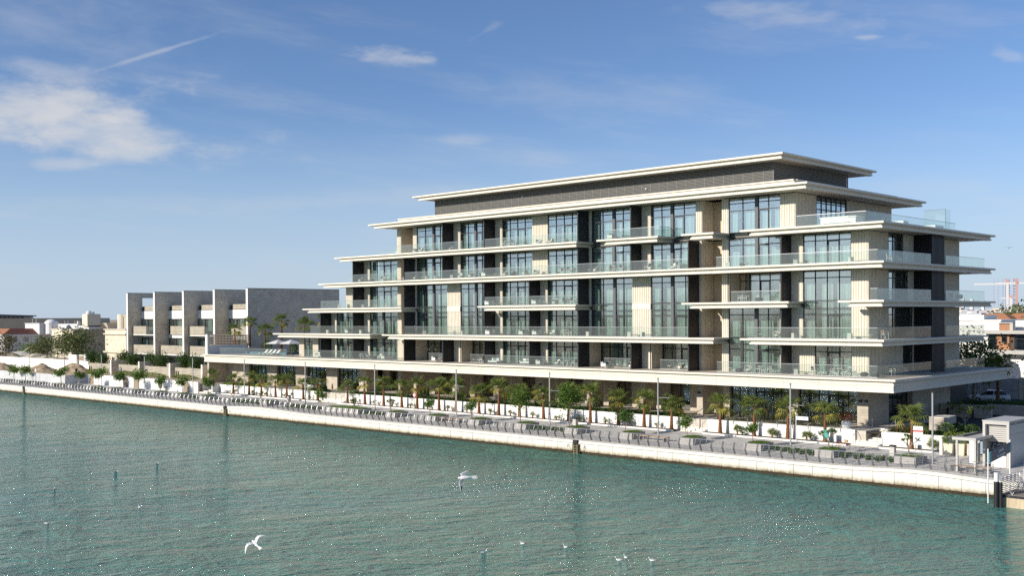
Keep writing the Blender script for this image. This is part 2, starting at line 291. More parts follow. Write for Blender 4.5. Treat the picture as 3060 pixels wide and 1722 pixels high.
def lift(x):   # the quay edge rises and dips along its length
    def bump(c, wd, h): return h*math.exp(-((x-c)/wd)**2)
    return bump(-131, 7, .30) + bump(-37, 4.5, .26) + bump(-214, 9, .05) - bump(-142, 4, .05)
CONC = mat('quay_concrete', (.72, .68, .59), .85, .13, 1.1, .25, 5, stretch=(1, 1, .35))
def block_mat():   # pale concrete, tide-stained towards the water line
    m = bpy.data.materials.new('quay_block'); m.use_nodes = True; t = m.node_tree; p = t.nodes['Principled BSDF']; p.inputs['Roughness'].default_value = .85; p.inputs['Specular IOR Level'].default_value = .2
    g = t.nodes.new('ShaderNodeNewGeometry'); s = t.nodes.new('ShaderNodeSeparateXYZ'); t.links.new(g.outputs['Position'], s.inputs[0])
    n = t.nodes.new('ShaderNodeTexNoise'); n.inputs['Scale'].default_value = 1.6; n.inputs['Detail'].default_value = 7; n.inputs['Roughness'].default_value = .7
    mp = t.nodes.new('ShaderNodeMapping'); mp.inputs['Scale'].default_value = (1.5, 1, .6); t.links.new(g.outputs['Position'], mp.inputs[0]); t.links.new(mp.outputs[0], n.inputs['Vector'])
    a = t.nodes.new('ShaderNodeMath'); a.operation = 'MULTIPLY_ADD'; t.links.new(n.outputs[0], a.inputs[0]); a.inputs[1].default_value = -.5; t.links.new(s.outputs[2], a.inputs[2])
    cr = t.nodes.new('ShaderNodeValToRGB'); e = cr.color_ramp.elements; e[0].position = .02; e[0].color = (.16, .12, .07, 1); e[1].position = .9; e[1].color = (.78, .755, .70, 1)
    k = e.new(.16); k.color = (.48, .42, .32, 1); k = e.new(.38); k.color = (.72, .675, .59, 1)
    b = t.nodes.new('ShaderNodeMath'); b.operation = 'ADD'; t.links.new(a.outputs[0], b.inputs[0]); b.inputs[1].default_value = .0; t.links.new(b.outputs[0], cr.inputs[0])
    n2 = t.nodes.new('ShaderNodeTexNoise'); n2.inputs['Scale'].default_value = 5; n2.inputs['Detail'].default_value = 6; t.links.new(g.outputs['Position'], n2.inputs['Vector'])
    mr = t.nodes.new('ShaderNodeMapRange'); mr.inputs[1].default_value = .3; mr.inputs[2].default_value = .75; mr.inputs[3].default_value = .85; mr.inputs[4].default_value = 1.1; t.links.new(n2.outputs[0], mr.inputs[0])
    mx = t.nodes.new('ShaderNodeVectorMath'); mx.operation = 'SCALE'; t.links.new(cr.outputs[0], mx.inputs[0]); t.links.new(mr.outputs[0], mx.inputs['Scale']); t.links.new(mx.outputs[0], p.inputs['Base Color'])
    bp = t.nodes.new('ShaderNodeBump'); bp.inputs['Strength'].default_value = .25; bp.inputs['Distance'].default_value = .04; t.links.new(n2.outputs[0], bp.inputs['Height']); t.links.new(bp.outputs[0], p.inputs['Normal'])
    MATS['quay_block'] = m; return m
BLOCK = block_mat()
ALGAE = mat('tidal_growth', (.045, .034, .018), .8, .4, 3, .6, 9)
quay = thing('quay_wall', 'long pale concrete block quay wall rising from the canal under the promenade railing', 'quay wall', (0, 86, 0))
mb = MB()
x = -262.0
LADD = (-210.56, -139.77, -72.93)
rngq = random.Random(3)
xs = []
while x < -29.5: xs.append(x); x += 1.828
for i, x in enumerate(xs):
    x1 = x+1.828; zl, zr = lift(x), lift(x1); j = rngq.uniform(-.012, .012)
    m1 = MB(); y0 = -.05+j; m1.hexa([(x+.02,y0,.26),(x1-.02,y0,.26),(x1-.02,.42,.26),(x+.02,.42,.26),(x+.02,y0+.01,1.05+zl),(x1-.02,y0+.01,1.05+zr),(x1-.02,.42,1.05+zr),(x+.02,.42,1.05+zl)])
    obj('quay_block', m1, BLOCK, quay)
    m2 = MB(); m2.hexa([(x+.006,-.02,1.09+zl),(x1-.006,-.02,1.09+zr),(x1-.006,.9,1.09+zr),(x+.006,.9,1.09+zl),(x+.006,.06,1.35+zl),(x1-.006,.06,1.35+zr),(x1-.006,.9,1.40+zr),(x+.006,.9,1.40+zl)])
    obj('coping_stone', m2, CONC, quay)
mb.box(-420,-29,.12,.62,-1.5,1.12); obj('tidal_base', mb, ALGAE, quay)
mb = MB(); mb.box(-420,-262.1,-.05,.42,.26,1.05); mb.box(-420,-262.1,0,.9,1.09,1.36); obj('far_blocks', mb, CONC, quay)
for k, x in enumerate(LADD):
    lz = lift(x)
    ld = thing('boarding_ladder', ('rusted steel ladder in the quay wall nearest the jetty', 'rusted steel ladder in the quay wall below the wavy bench railing', 'rusted steel ladder in the quay wall in front of the white hoarding')[2-k if k != 1 else 1], 'ladder', (x, 85.8, 0), 0, 'ladders on the quay wall')
    m1 = MB(); m1.box(-.42,.12,-.02,.3,1.02+lz,1.40+lz); obj('fender_block', m1, CHAR, ld)
    m1 = MB(); m1.box(-.55,.45,.08,.12,.1,1.02+lz); obj('recess_plate', m1, ALGAE, ld)
    RUST = mat('rusted_steel', (.33,.27,.16), .7, .3, 6)
    for sx in (-.25, .2): m1 = MB(); m1.box(sx-.03, sx+.03, -.06, .0, -.3, 1.02+lz); obj('stringer', m1, RUST, ld)
    for i in range(4): m1 = MB(); m1.box(-.25, .2, -.05, -.01, .05+i*.25, .09+i*.25); obj('rung', m1, RUST, ld)
# faded stencilled numbers either side of the ladders
def text_obj(name, s, size, m, parent=None, loc=(0,0,0), rot=(R(90),0,0), align='CENTER', ext=.004):
    c = bpy.data.curves.new(name, 'FONT'); c.body = s; c.size = size; c.align_x = align; c.align_y = 'CENTER'; c.extrude = ext; c.resolution_u = 2
    o = bpy.data.objects.new(name+'_c', c); COL.objects.link(o); dg = bpy.context.evaluated_depsgraph_get(); me = bpy.data.meshes.new_from_object(o.evaluated_get(dg)); bpy.data.objects.remove(o); bpy.data.curves.remove(c)
    me.materials.clear(); me.materials.append(m); return link(name, me, parent, loc, rot)
PAINTF = mat('faded_paint', (.30,.27,.22), .9, .2, 5)
for x in LADD:
    for sx in (-1.15, 1.05): text_obj('stencil_number', '75', .42, PAINTF, quay, (x+sx, -.075, .72+lift(x)))

# ------------------------------------------------------------------ promenade railing (bowed flat posts, thin rails)
rail = thing('promenade_railing', 'long grey steel railing with bowed flat posts along the quay edge', 'railing', (0, 86.75, 0))
PROF = [(.10, 0), (-.10, .42), (-.14, .60), (.02, 1.08)]
def postmb(off):
    m = MB()
    for ox in off:
        for i in range(3):
            (ya, za), (yb, zb) = PROF[i], PROF[i+1]; wv = .045
            m.hexa([(ox-.012,ya-wv,za),(ox+.012,ya-wv,za),(ox+.012,ya+wv,za),(ox-.012,ya+wv,za),(ox-.012,yb-wv,zb),(ox+.012,yb-wv,zb),(ox+.012,yb+wv,zb),(ox-.012,yb+wv,zb)])
    return m
pm = postmb((-.05, .05)).mesh('rail_post', [DSTEEL]); tubes = MB()
for i in range(3): tubes.tube((0, PROF[i][0], PROF[i][1]), (0, PROF[i+1][0], PROF[i+1][1]), .012, None, 5)
bm_ = tubes.mesh('rail_baluster', [STEEL])
x = -262; first = True; prx = []
while x < -30.4:
    z = 1.40+lift(x); link('post', pm, rail, (x, 0, z)); link('baluster', bm_, rail, (x+.61, 0, 1.40+lift(x+.61))); prx.append(x); x += 1.22
mb = MB()
HS = [(PROF[0][0]-.06, .16), (-.06, .34), (-.13, .52), (-.12, .70), (-.06, .88)]
tp = MB()
for i in range(len(prx)-1):
    a, b = prx[i], prx[i+1]; za, zb = 1.40+lift(a), 1.40+lift(b)
    for (y, h) in HS: mb.tube((a, y, za+h), (b, y, zb+h), .011, None, 4, cap=False)
    tp.tube((a, .02, za+1.10), (b, .02, zb+1.10), .03, None, 6, cap=False)
obj('rails', mb, STEEL, rail); obj('top_rail', tp, STEEL, rail)

# ------------------------------------------------------------------ the hotel
hotel = thing('hotel_building', 'long cream stepped hotel with stacked overhanging white slabs and glass balconies', 'hotel', (-90, 110, 0))
HO = Vector((-90, 110, 0))
def hobj(name, mb, mats, parent=None):
    if parent is None:
        o = obj(name, mb, mats, hotel); o.location = -HO; return o
    return obj(name, mb, mats, parent)
def hgroup(name, loc=None):
    o = link(name, None, hotel, -HO); o.empty_display_size = .2; return o
YW, YL = 101.9, 98.9
T = {'P': 8.12, 'S6': 11.80, 'S5': 15.60, 'S4': 19.33, 'S3': 23.10, 'S2': 27.52}
def slab(name, l, r, t, yl=YL, right_to=None, left_in=1.0, back=None, depth=None, step=3.95, label=None):
    g = hgroup(name)
    if label: g['label'] = label
    yb = back or 102.6
    re = r
    m = MB()   # structural core
    if right_to: m.prism([(l+.35+left_in, yl+.42), (r-.42, yl+.42), (r-.42, right_to-.42), (l+.35+left_in, right_to-.42)], t-.57, t-.02)
    else: m.box(l+.35+left_in, r-.42, yl+.42, yb, t-.57, t-.02)
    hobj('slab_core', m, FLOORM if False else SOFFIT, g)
    n = max(1, round((r-l)/step)); xs_ = [l+(r-l)*i/n for i in range(n+1)]
    for i in range(n):
        a, b = xs_[i]+(.012 if i else 0), xs_[i+1]-(.012 if i < n-1 else 0)
        m = MB(); m.box(a, b, yl, yl+.9, t-.2, t)                                   # upper lip
        a2, b2 = max(a, l+left_in), b-(.25 if i == n-1 else 0)
        if b2 > a2+.05:
            m.box(a2, b2, yl+.25, yl+.8, t-.63, t-.46)                              # lower lip
            m.box(max(a, l+left_in+.1), b-(.40 if i == n-1 else 0), yl+.38, yl+.85, t-.46, t-.2)    # cove
        hobj('fascia_panel', m, CREAM, g)
    ye = right_to if right_to else yb-.6
    n = max(1, round((ye-yl)/3.95)) if right_to else 1
    for i in range(n):
        a = yl+.9+(ye-yl-.9)*i/n+.006; b = yl+.9+(ye-yl-.9)*(i+1)/n-(.012 if i < n-1 else 0)
        m = MB(); m.box(r-.9, r, a, b, t-.2, t); b2 = b-(.55 if (i == n-1 and right_to) else 0)
        m.box(r-.8, r-.25, a-(.1 if i == 0 else 0)+.002, b2, t-.63, t-.46); m.box(r-.85, r-.40, a, b2-.05, t-.46, t-.2); hobj('fascia_panel', m, CREAM, g)
    m = MB()
    if right_to: m.quad((l+.9, yl+.85, t-.004), (r-.85, yl+.85, t-.004), (r-.85, right_to-.3, t-.004), (l+.9, right_to-.3, t-.004))
    else: m.quad((l+.9, yl+.85, t-.004), (r-.85, yl+.85, t-.004), (r-.85, yb, t-.004), (l+.9, yb, t-.004))
    hobj('floor_finish', m, FLOORM, g)
    return g
slab('roof_slab', -122.8, -53.76, T['S2'], right_to=127.46)
for a, b, rt in ((-130.8, -83.8, None), (-80.75, -72.0, None), (-68.87, -64.72, None), (-61.5, -45.83, 127.5)): slab('floor_slab', a, b, T['S3'], right_to=rt)
slab('floor_slab', -134.8, -45.83, T['S4'], right_to=127.5)
for a, b, rt in ((-138.86, -115.7, None), (-100.6, -84.0, None), (-68.88, -55.86, None), (-50.52, -45.83, 127.5)): slab('floor_slab', a, b, T['S5'], right_to=rt)
for a, b, rt in ((-146.9, -122.6, None), (-119.93, -64.72, None), (-61.55, -45.83, 125.4)): slab('floor_slab', a, b, T['S6'], right_to=rt)
# terrace tops where storeys step back
mb = MB(); mb.box(-130.0, -119.9, 102.6, 124, T['S3']-.4, T['S3']-.006); mb.box(-56.8, -46.3, 102.6, 127, T['S3']-.4, T['S3']-.01); hobj('terrace_floor', mb, FLOORM)
# mid roof upstand, louvred plant storey and the top roof
mb = MB(); mb.box(-118.6, -56.35, 101.0, 101.35, 27.5, 28.02); mb.box(-118.6, -56.35, 100.85, 101.4, 28.02, 28.16); mb.box(-56.7, -56.35, 101.4, 125, 27.5, 28.02); mb.box(-56.75, -56.2, 101.4, 125, 28.02, 28.16); hobj('roof_upstand', mb, CREAM)
YLV, XLV = 102.9, -59.8
pan = MB()
for i in range(19):
    z = 27.7+i*.152; pan.hexa([(.03,.03,z),(1.22,.03,z),(1.22,.06,z),(.03,.06,z),(.03,.0,z+.105),(1.22,.0,z+.105),(1.22,.03,z+.105),(.03,.03,z+.105)])
pan.box(0,.03,-.01,.12,27.55,30.6); pan.box(1.22,1.25,-.01,.12,27.55,30.6)
pme = pan.mesh('louvre_panel', [LOUV])
for i in range(43): link('louvre_panel', pme, hotel, (Vector((-113.0+1.237*i, YLV, 0))-HO), scale=(.989,1,1))
for i in range(14): link('louvre_panel', pme, hotel, (Vector((XLV, YLV+.02+1.2*i, 0))-HO), (0,0,R(90)), (.96,1,1))
mb = MB(); mb.box(-113.0, XLV-.15, YLV+.15, 119.6, 27.5, 30.6); hobj('plant_room', mb, CHAR)
slab('top_roof_slab', -115.25, -57.5, 31.05, yl=100.7, right_to=122.3)
for i, (x, y) in enumerate(((-96.2, 102.86), (-76.5, 102.86))):
    mb = MB(); mb.lathe([(.09, 0), (.12, .1), (.06, .2)], 8, (x, y, 28.9 if i else 29.6)); hobj('wall_lamp', mb, CREAM)

# interior core and dark rooms (floors, back walls)
mb = MB()
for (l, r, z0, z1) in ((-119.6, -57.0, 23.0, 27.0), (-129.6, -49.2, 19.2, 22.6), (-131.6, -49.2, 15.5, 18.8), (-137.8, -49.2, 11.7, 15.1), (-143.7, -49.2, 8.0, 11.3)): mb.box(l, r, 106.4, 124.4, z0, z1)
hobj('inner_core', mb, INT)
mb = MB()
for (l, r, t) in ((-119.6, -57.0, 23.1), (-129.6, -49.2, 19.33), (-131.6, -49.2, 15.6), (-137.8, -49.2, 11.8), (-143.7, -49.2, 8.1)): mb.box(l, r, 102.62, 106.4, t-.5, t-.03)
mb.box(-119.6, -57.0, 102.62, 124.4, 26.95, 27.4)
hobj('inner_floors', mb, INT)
def ribbed(x0, x1, z0, z1, y=YW, d=.35, pitch=.27, parent=None):
    m = MB(); m.box(x0, x1, y, y+d, z0, z1); n = max(1, round((x1-x0)/pitch)); p = (x1-x0)/n
    for i in range(n): m.box(x0+i*p, x0+(i+.62)*p, y-.05, y, z0, z1)
    return hobj('ribbed_wall', m, RIB)
def ribbed_x(x, y0, y1, z0, z1, d=.3, pitch=.30, m_=None, name='ribbed_wall'):   # facing +x
    m = MB(); m.box(x-d, x, y0, y1, z0, z1); n = max(1, round((y1-y0)/pitch)); p = (y1-y0)/n
    for i in range(n): m.box(x, x+.06, y0+i*p, y0+(i+.56)*p, z0, z1)
    return hobj(name, m, m_ or RIB)
PANES = {}
def pane(parent, x0, x1, z0, z1, y, m=GLASS):
    k = (round(x1-x0, 2), round(z1-z0, 2), m.name)
    if k not in PANES: q = MB(); q.box(0, x1-x0, 0, .02, 0, z1-z0); PANES[k] = q.mesh('pane', [m])
    return link('pane', PANES[k], parent, (x0, y, z0))
rngw = random.Random(11)
def curtain_mesh(wd, h, m=CURT):
    q = MB(); n = max(4, int(wd/.09)); ph = rngw.uniform(0, 6)
    pts = [(wd*i/n, .05*math.sin(ph+i*1.25)+.02*math.sin(i*.7)) for i in range(n+1)]
    for i in range(n): q.quad((pts[i][0], pts[i][1], 0), (pts[i+1][0], pts[i+1][1], 0), (pts[i+1][0], pts[i+1][1], h), (pts[i][0], pts[i][1], h))
    return q
def window(x0, x1, z0, z1, thick=(), y=YW+.12, trans=(.75,), door=True, mw=1.42, curtain=True, gm=None, split=()):
    g = hgroup('window'); ew = .06
    edges = [x0]
    segs = [x0] + [t for t in sorted(thick)] + [x1]
    mull = []
    for a, b in zip(segs[:-1], segs[1:]):
        n = max(1, round((b-a)/mw)); mull += [a+(b-a)*i/n for i in range(1, n)]
    zs = sorted([z1-t for t in trans] + list(split))
    fr = MB(); fr.box(x0, x0+ew, y-.06, y+.08, z0, z1); fr.box(x1-ew, x1, y-.06, y+.08, z0, z1); fr.box(x0+ew, x1-ew, y-.06, y+.08, z1-ew, z1); fr.box(x0+ew, x1-ew, y-.06, y+.08, z0, z0+.07)
    for mx in mull: fr.box(mx-.035, mx+.035, y-.07, y+.07, z0+.07, z1-ew)
    cols = sorted(mull + [t for t in thick]); 
    for zz in zs:
        fr.box(x0+ew, x1-ew, y-.052, y+.062, zz-.045, zz+.045)
    hobj('frame', fr, MULL, g)
    for t in thick:
        q = MB(); q.box(t-.19, t+.19, y-.14, y+.10, z0+.001, z1-.001); hobj('pier', q, PIER, g)
    xb = [x0+ew] ; bounds = []
    pts = sorted([(m_, .035) for m_ in mull] + [(t, .19) for t in thick])
    cur = x0+ew
    for c, h in pts: bounds.append((cur, c-h)); cur = c+h
    bounds.append((cur, x1-ew))
    zb = [z0+.07] + zs + [z1-ew]
    for (a, b) in bounds:
        for i in range(len(zb)-1):
            lo = zb[i]+(.045 if i else 0); hi = zb[i+1]-(.045 if i < len(zb)-2 else 0)
            if b-a > .05: pane(g, a, b, lo, hi, y-.01, gm or GLASS)
    if door and len(bounds) > 2:   # heavier sliding-door leaf frame
        a, b = bounds[len(bounds)//2]; q = MB(); zt = zs[0]-.045 if zs else z1; q.box(a, a+.13, y-.05, y-.012, z0+.07, zt); q.box(b-.05, b, y-.05, y-.012, z0+.07, zt); q.box(a+.13, b-.05, y-.05, y-.012, zt-.09, zt); hobj('door_leaf', q, MULL, g)
    if curtain:
        hh = z1-z0-.12; tot = x1-x0; k = rngw.random()
        cs = [(x0+.1, x0+.1+rngw.uniform(.75, 1.15))]
        c = x0+.1+rngw.uniform(1.5, 1.9)
        while c < x1-.5:
            wd = rngw.uniform(1.0, 1.9); cs.append((c, min(c+wd, x1-.08))); c += wd+rngw.uniform(.05, .5)
        for a, b in cs:
            if b-a < .25: continue
            q = curtain_mesh(b-a, hh); o = obj('curtain', q, CURT, g); o.location = (a, y+.32, z0+.05)
    return g
def fin(x, z0, z1, y0=99.85, y1=YW+.02):
    m = MB(); m.box(x-.10, x, y0, y1, z0, z1); m.box(x-.13, x+.015, y0-.035, y0-.001, z0, z1); hobj('privacy_screen', m, CHAR)
def recess(x0, x1, z0, z1, yb=104.15):
    ribbed_x(x0, YW+.351, yb, z0, z1); m = MB(); m.box(x0, x1+1.5, yb, yb+.3, z0, z1); hobj('stone_wall', m, TAN)
    m = MB(); m.box(x1+.0, x1+.25, YW+.36, yb, z0, z1); hobj('stone_wall', m, TAN)
def loggia(x0, x1, z0, z1, yb=104.1):
    ribbed_x(x0, YW+.0, yb, z0, z1); window(x0+.02, x1, z0, z1, y=yb+.1, mw=1.35)
    m = MB(); m.box(x1, x1+.2, YW+.03, yb, z0, z1); hobj('stone_wall', m, RIB)
ZF = {5: (23.10, 26.88), 4: (19.33, 22.47), 3: (15.60, 18.70), 2: (11.80, 14.97), 1: (8.10, 11.17)}
def build_floor(f, items):
    z0, z1 = ZF[f]
    for it in items:
        k = it[0]
        if k == 'rib': ribbed(it[1], it[2], z0, z1)
        elif k == 'win': window(it[1], it[2], z0, z1, thick=it[3] if len(it) > 3 else (), trans=(.62, 1.42) if f == 5 else (.72,))
        elif k == 'fin': fin(it[1], z0, z1)
        elif k == 'rec': recess(it[1], it[2], z0, z1)
        elif k == 'log': loggia(it[1], it[2], z0, z1)
        elif k == 'dwin':   # window through two storeys, this floor and the one below
            zl = ZF[f-1][0]; window(it[1], it[2], zl, z1, thick=it[3] if len(it) > 3 else (), trans=(.72,), split=(zl+2.45, zl+3.05, z0+.05))
        elif k == 'drib':
            zl = ZF[f-1][0]; ribbed(it[1], it[2], zl, z0-.62); ribbed(it[1], it[2], z0+.02, z1); m = MB(); m.box(it[1], it[2], YW-.1, YW+.35, z0-.62, z0+.02); hobj('stone_band', m, CREAM)
build_floor(5, [('rib',-119.93,-119.11),('rec',-119.11,-116.48),('rib',-116.48,-115.72),('win',-115.70,-108.25,(-112.25,)),('fin',-108.12),('rib',-108.23,-106.85),('win',-106.83,-100.28,(-103.97,)),('fin',-100.2),('rib',-100.26,-98.96),('win',-98.94,-93.63),('rib',-93.6,-91.02),('win',-91.0,-84.42),('fin',-84.33),('rib',-84.4,-83.95),('win',-83.93,-76.47,(-80.57,)),('fin',-76.4),('rib',-76.45,-75.13),('win',-75.1,-68.97,(-72.2,)),('rib',-68.93,-68.15),('rec',-68.15,-65.56),('rib',-65.56,-64.75),('win',-64.73,-58.48,(-61.3,)),('rib',-58.45,-56.72)])
build_floor(4, [('rib',-129.9,-126.2),('fin',-127.5),('win',-126.15,-119.95),('rib',-119.9,-119.15),('rec',-119.15,-116.15),('fin',-116.1),('rib',-116.15,-115.76),('win',-115.73,-108.28,(-112.3,)),('fin',-108.17),('rib',-108.25,-106.88),('win',-106.86,-100.3,(-103.97,)),('fin',-100.22),('rib',-100.27,-98.98),('win',-98.95,-93.65),('rib',-93.62,-91.03),('win',-91.0,-84.45),('fin',-84.35),('rib',-84.42,-83.97),('win',-83.94,-76.5,(-80.6,)),('fin',-76.43),('rib',-76.47,-75.15),('win',-75.12,-68.65,(-72.23,)),('fin',-68.53),('rib',-68.62,-68.2),('rec',-68.2,-65.57),('rib',-65.57,-64.77),('win',-64.74,-58.52,(-61.3,)),('fin',-57.17),('rib',-58.48,-55.88),('win',-55.84,-50.6),('rib',-50.55,-48.84)])
build_floor(3, [('rib',-131.85,-126.25),('fin',-127.5),('win',-126.2,-119.96),('rib',-119.92,-119.2),('rec',-119.2,-116.15),('fin',-116.1),('rib',-116.15,-115.8),('dwin',-115.78,-109.48,(-112.3,)),('drib',-109.45,-106.9),('dwin',-106.87,-100.33,(-103.95,)),('fin',-100.25),('rib',-100.3,-99.0),('win',-98.97,-92.42),('fin',-92.3),('rib',-92.4,-91.13),('win',-91.1,-84.47),('fin',-84.36),('rib',-84.43,-84.06),('dwin',-84.03,-77.83,(-80.5,)),('drib',-77.8,-75.17),('dwin',-75.14,-68.67,(-72.2,)),('fin',-68.55),('rib',-68.63,-68.22),('rec',-68.22,-65.6),('rib',-65.6,-64.78),('log',-64.78,-58.55),('fin',-57.18),('rib',-58.52,-55.9),('dwin',-55.86,-50.6),('rib',-50.55,-48.84)])
build_floor(2, [('rib',-137.9,-134.3),('fin',-135.52),('win',-134.2,-127.72),('fin',-127.56),('rib',-127.68,-126.3),('win',-126.26,-119.96,(-123.2,)),('rib',-119.92,-119.1),('rec',-119.1,-116.18),('fin',-116.13),('rib',-116.18,-115.82),('fin',-100.26),('rib',-100.3,-99.0),('win',-98.95,-92.42),('fin',-92.3),('rib',-92.4,-91.13),('win',-91.1,-84.47),('fin',-84.37),('rib',-84.43,-84.06),('fin',-68.56),('rib',-68.63,-68.22),('rec',-68.22,-65.6),('rib',-65.6,-64.8),('dwin',-64.78,-58.56,(-61.4,)),('fin',-57.18),('rib',-58.53,-55.9),('rib',-50.55,-48.84)])
build_floor(1, [('rib',-143.95,-142.72),('win',-142.68,-140.36),('rib',-140.33,-139.0),('win',-138.97,-138.0),('rib',-137.95,-134.33),('fin',-135.55),('win',-134.28,-127.75),('fin',-127.58),('rib',-127.7,-126.35),('win',-126.3,-120.0,(-123.25,)),('rib',-119.95,-116.2),('fin',-116.14),('log',-116.12,-108.35),('fin',-108.18),('rib',-108.3,-106.92),('log',-106.9,-100.42),('fin',-100.29),('rib',-100.38,-98.98),('win',-98.95,-92.45),('fin',-92.31),('rib',-92.42,-91.13),('win',-91.1,-84.5),('fin',-84.38),('log',-84.36,-76.62),('fin',-76.45),('rib',-76.58,-75.2),('log',-75.18,-68.7),('fin',-68.57),('rib',-68.66,-68.2),('rec',-68.2,-65.62),('rib',-65.62,-64.8),('fin',-57.17),('rib',-58.53,-54.6),('win',-54.56,-50.55),('rib',-50.5,-48.84)])
# right-hand side
XR = -48.83
for f, items in ((5, (('rib',101.95,106.4),('win',106.45,113.2),('rib',113.25,124.6))), (4, (('rib',101.95,106.45),('win',106.5,109.85),('rib',109.9,115.8),('rib',115.82,124.67))), (3, (('rib',101.95,106.45),('win',106.5,111.0),('rib',111.02,124.67))), (2, (('rib',101.95,106.4),('win',106.43,112.1),('rib',112.12,124.67))), (1, (('rib',101.95,109.8),('win',109.85,112.1),('rib',112.12,124.67)))):
    z0, z1 = ZF[f]; xx = -56.75 if f == 5 else XR
    for k, a, b in items:
        if k == 'rib': ribbed_x(xx, a, b, z0, z1)
        else:
            g = hgroup('window'); n = max(2, round((b-a)/1.12)); fr = MB(); zz = [z0+.07, z1-1.4, z1-.72, z1-.06] if f == 5 else [z0+.07, z1-.8, z1-.06]
            for i in range(n+1): c = mix(a+.04, b-.04, i/n); fr.box(xx-.16, xx-.02, c-.04, c+.04, z0, z1)
            for q in zz: fr.box(xx-.15, xx-.03, a+.08, b-.08, q-.05, q+.05)
            hobj('frame', fr, MULL, g)
            for i in range(n):
                for j in range(len(zz)-1):
                    q = MB(); q.box(xx-.10, xx-.08, mix(a+.08, b-.08, i/n)+.03, mix(a+.08, b-.08, (i+1)/n)-.03, zz[j]+.05, zz[j+1]-.05); hobj('pane', q, GLASS, g)
            q = curtain_mesh(1.0, z1-z0-.1); o = obj('curtain', q, CURT, g); o.location = (xx-.45, b-1.4, z0+.03); o.rotation_euler = (0,0,R(90))
for f in (1, 2, 3, 4):
    z0, z1 = ZF[f]; m = MB(); m.box(XR+.065, -46.9, 112.4, 115.75, z0+.005, z1)
    n = 11
    for i in range(n): m.box(-46.9, -46.84, 112.42+i*.3, 112.58+i*.3, z0+.005, z1)
    for i in range(7): m.box(XR+.1+i*.27, XR+.24+i*.27, 112.35, 112.4, z0+.005, z1)
    hobj('charcoal_screen_box', m, CHAR)
# glass balustrades
def balustrade(x0, x1, t, y=99.75, h=1.1, name='glass_balustrade'):
    g = hgroup(name); n = max(1, round((x1-x0)/1.9)); p = (x1-x0)/n
    for i in range(n):
        k = (round(p-.02, 2), h)
        if k not in PANES: q = MB(); q.box(0, p-.02, 0, .02, 0, h); PANES[k] = q.mesh('glass_panel', [RGLASS])
        link('glass_panel', PANES[k], g, (x0+i*p+.01, y, t+.01))
    m = MB(); m.box(x0, x1, y-.02, y+.04, t+h+.01, t+h+.05); hobj('handrail', m, STEEL, g)
    m = MB(); m.box(x0, x1, y-.03, y+.05, t, t+.06); hobj('shoe', m, STEEL, g); return g
def balustrade_y(x, y0, y1, t, h=1.1):
    g = hgroup('glass_balustrade'); n = max(1, round((y1-y0)/1.9)); p = (y1-y0)/n
    for i in range(n): q = MB(); q.box(x, x+.02, y0+i*p+.01, y0+(i+1)*p-.01, t+.01, t+h); hobj('glass_panel', q, RGLASS, g)
    m = MB(); m.box(x-.02, x+.04, y0, y1, t+h+.01, t+h+.05); hobj('handrail', m, STEEL, g); return g
for a, b, t in ((-118.4,-104.2,'S3'),(-100.05,-84.5,'S3'),(-80.2,-72.4,'S3'),(-55.4,-48.0,'S3'),(-128.55,-117.5,'S4'),(-115.9,-68.6,'S4'),(-64.95,-46.85,'S4'),(-135.4,-117.5,'S5'),(-100.1,-84.4,'S5'),(-68.0+4.87,-57.3,'S5'),(-47.6,-46.85,'S5'),(-138.1,-120.5,'S6'),(-116.05,-68.6,'S6'),(-61.05,-46.85,'S6'),
                (-163.9,-144.3,'P'),(-139.7,-117.5,'P'),(-100.2,-84.4,'P'),(-64.9,-46.87,'P')): balustrade(a, b, T[t]-.01)
for a, b in ((-112.4,-108.3),(-104.2,-100.4),(-81.4,-76.6),(-73.3,-68.7)): balustrade(a, b, T['P']-.01, y=101.0)
balustrade(-104.1, -100.3, T['S3']-.01, y=101.3)
for t in ('S4','S5','S6','P'): balustrade_y(-46.87, 99.82, 112.2, T[t]-.01); balustrade_y(-46.87, 116.0, 126.9, T[t]-.01)
balustrade_y(-48.0, 99.82, 121.5, T['S3']-.01); balustrade(-127.3, -120.2, T['S3']-.01, y=104.5); balustrade_y(-80.2, 99.8, 101.8, T['S3']-.01); balustrade_y(-72.4, 99.8, 101.8, T['S3']-.01)
# podium: deck, deep fascia and soffit
PL, PR, PY, PB = -165.8, -44.14, 97.6, 127.6
pg = hgroup('podium_slab')
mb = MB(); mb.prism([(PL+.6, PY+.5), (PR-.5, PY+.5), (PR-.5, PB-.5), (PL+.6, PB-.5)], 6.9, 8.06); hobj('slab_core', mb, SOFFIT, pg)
mb = MB(); mb.box(PL+.3, PR-.3, PY+.4, PB-.3, 8.062, 8.10); hobj('floor_finish', mb, FLOORM, pg)
n = 31
for i in range(n):
    a = mix(PL, PR, i/n)+(.012 if i else 0); b = mix(PL, PR, (i+1)/n)-(.012 if i < n-1 else 0); e = (i == n-1)
    m = MB(); m.box(a, b, PY, PY+.6, 7.93, 8.13); m.box(a, b-(.38 if e else 0), PY+.38, PY+.55, 7.68, 7.93); m.box(a, b-(.25 if e else 0), PY+.25, PY+.55, 7.53, 7.68)
    for z in (7.36, 7.19, 7.02): m.box(a, b-(.32 if e else 0), PY+.32, PY+.55, z, z+.16)
    m.box(a, b-(.36 if e else 0), PY+.36, PY+.55, 6.9, 7.53); m.box(a, b-(.26 if e else 0), PY+.26, PY+.56, 6.86, 7.02); hobj('fascia_panel', m, CREAM, pg)
n = 8
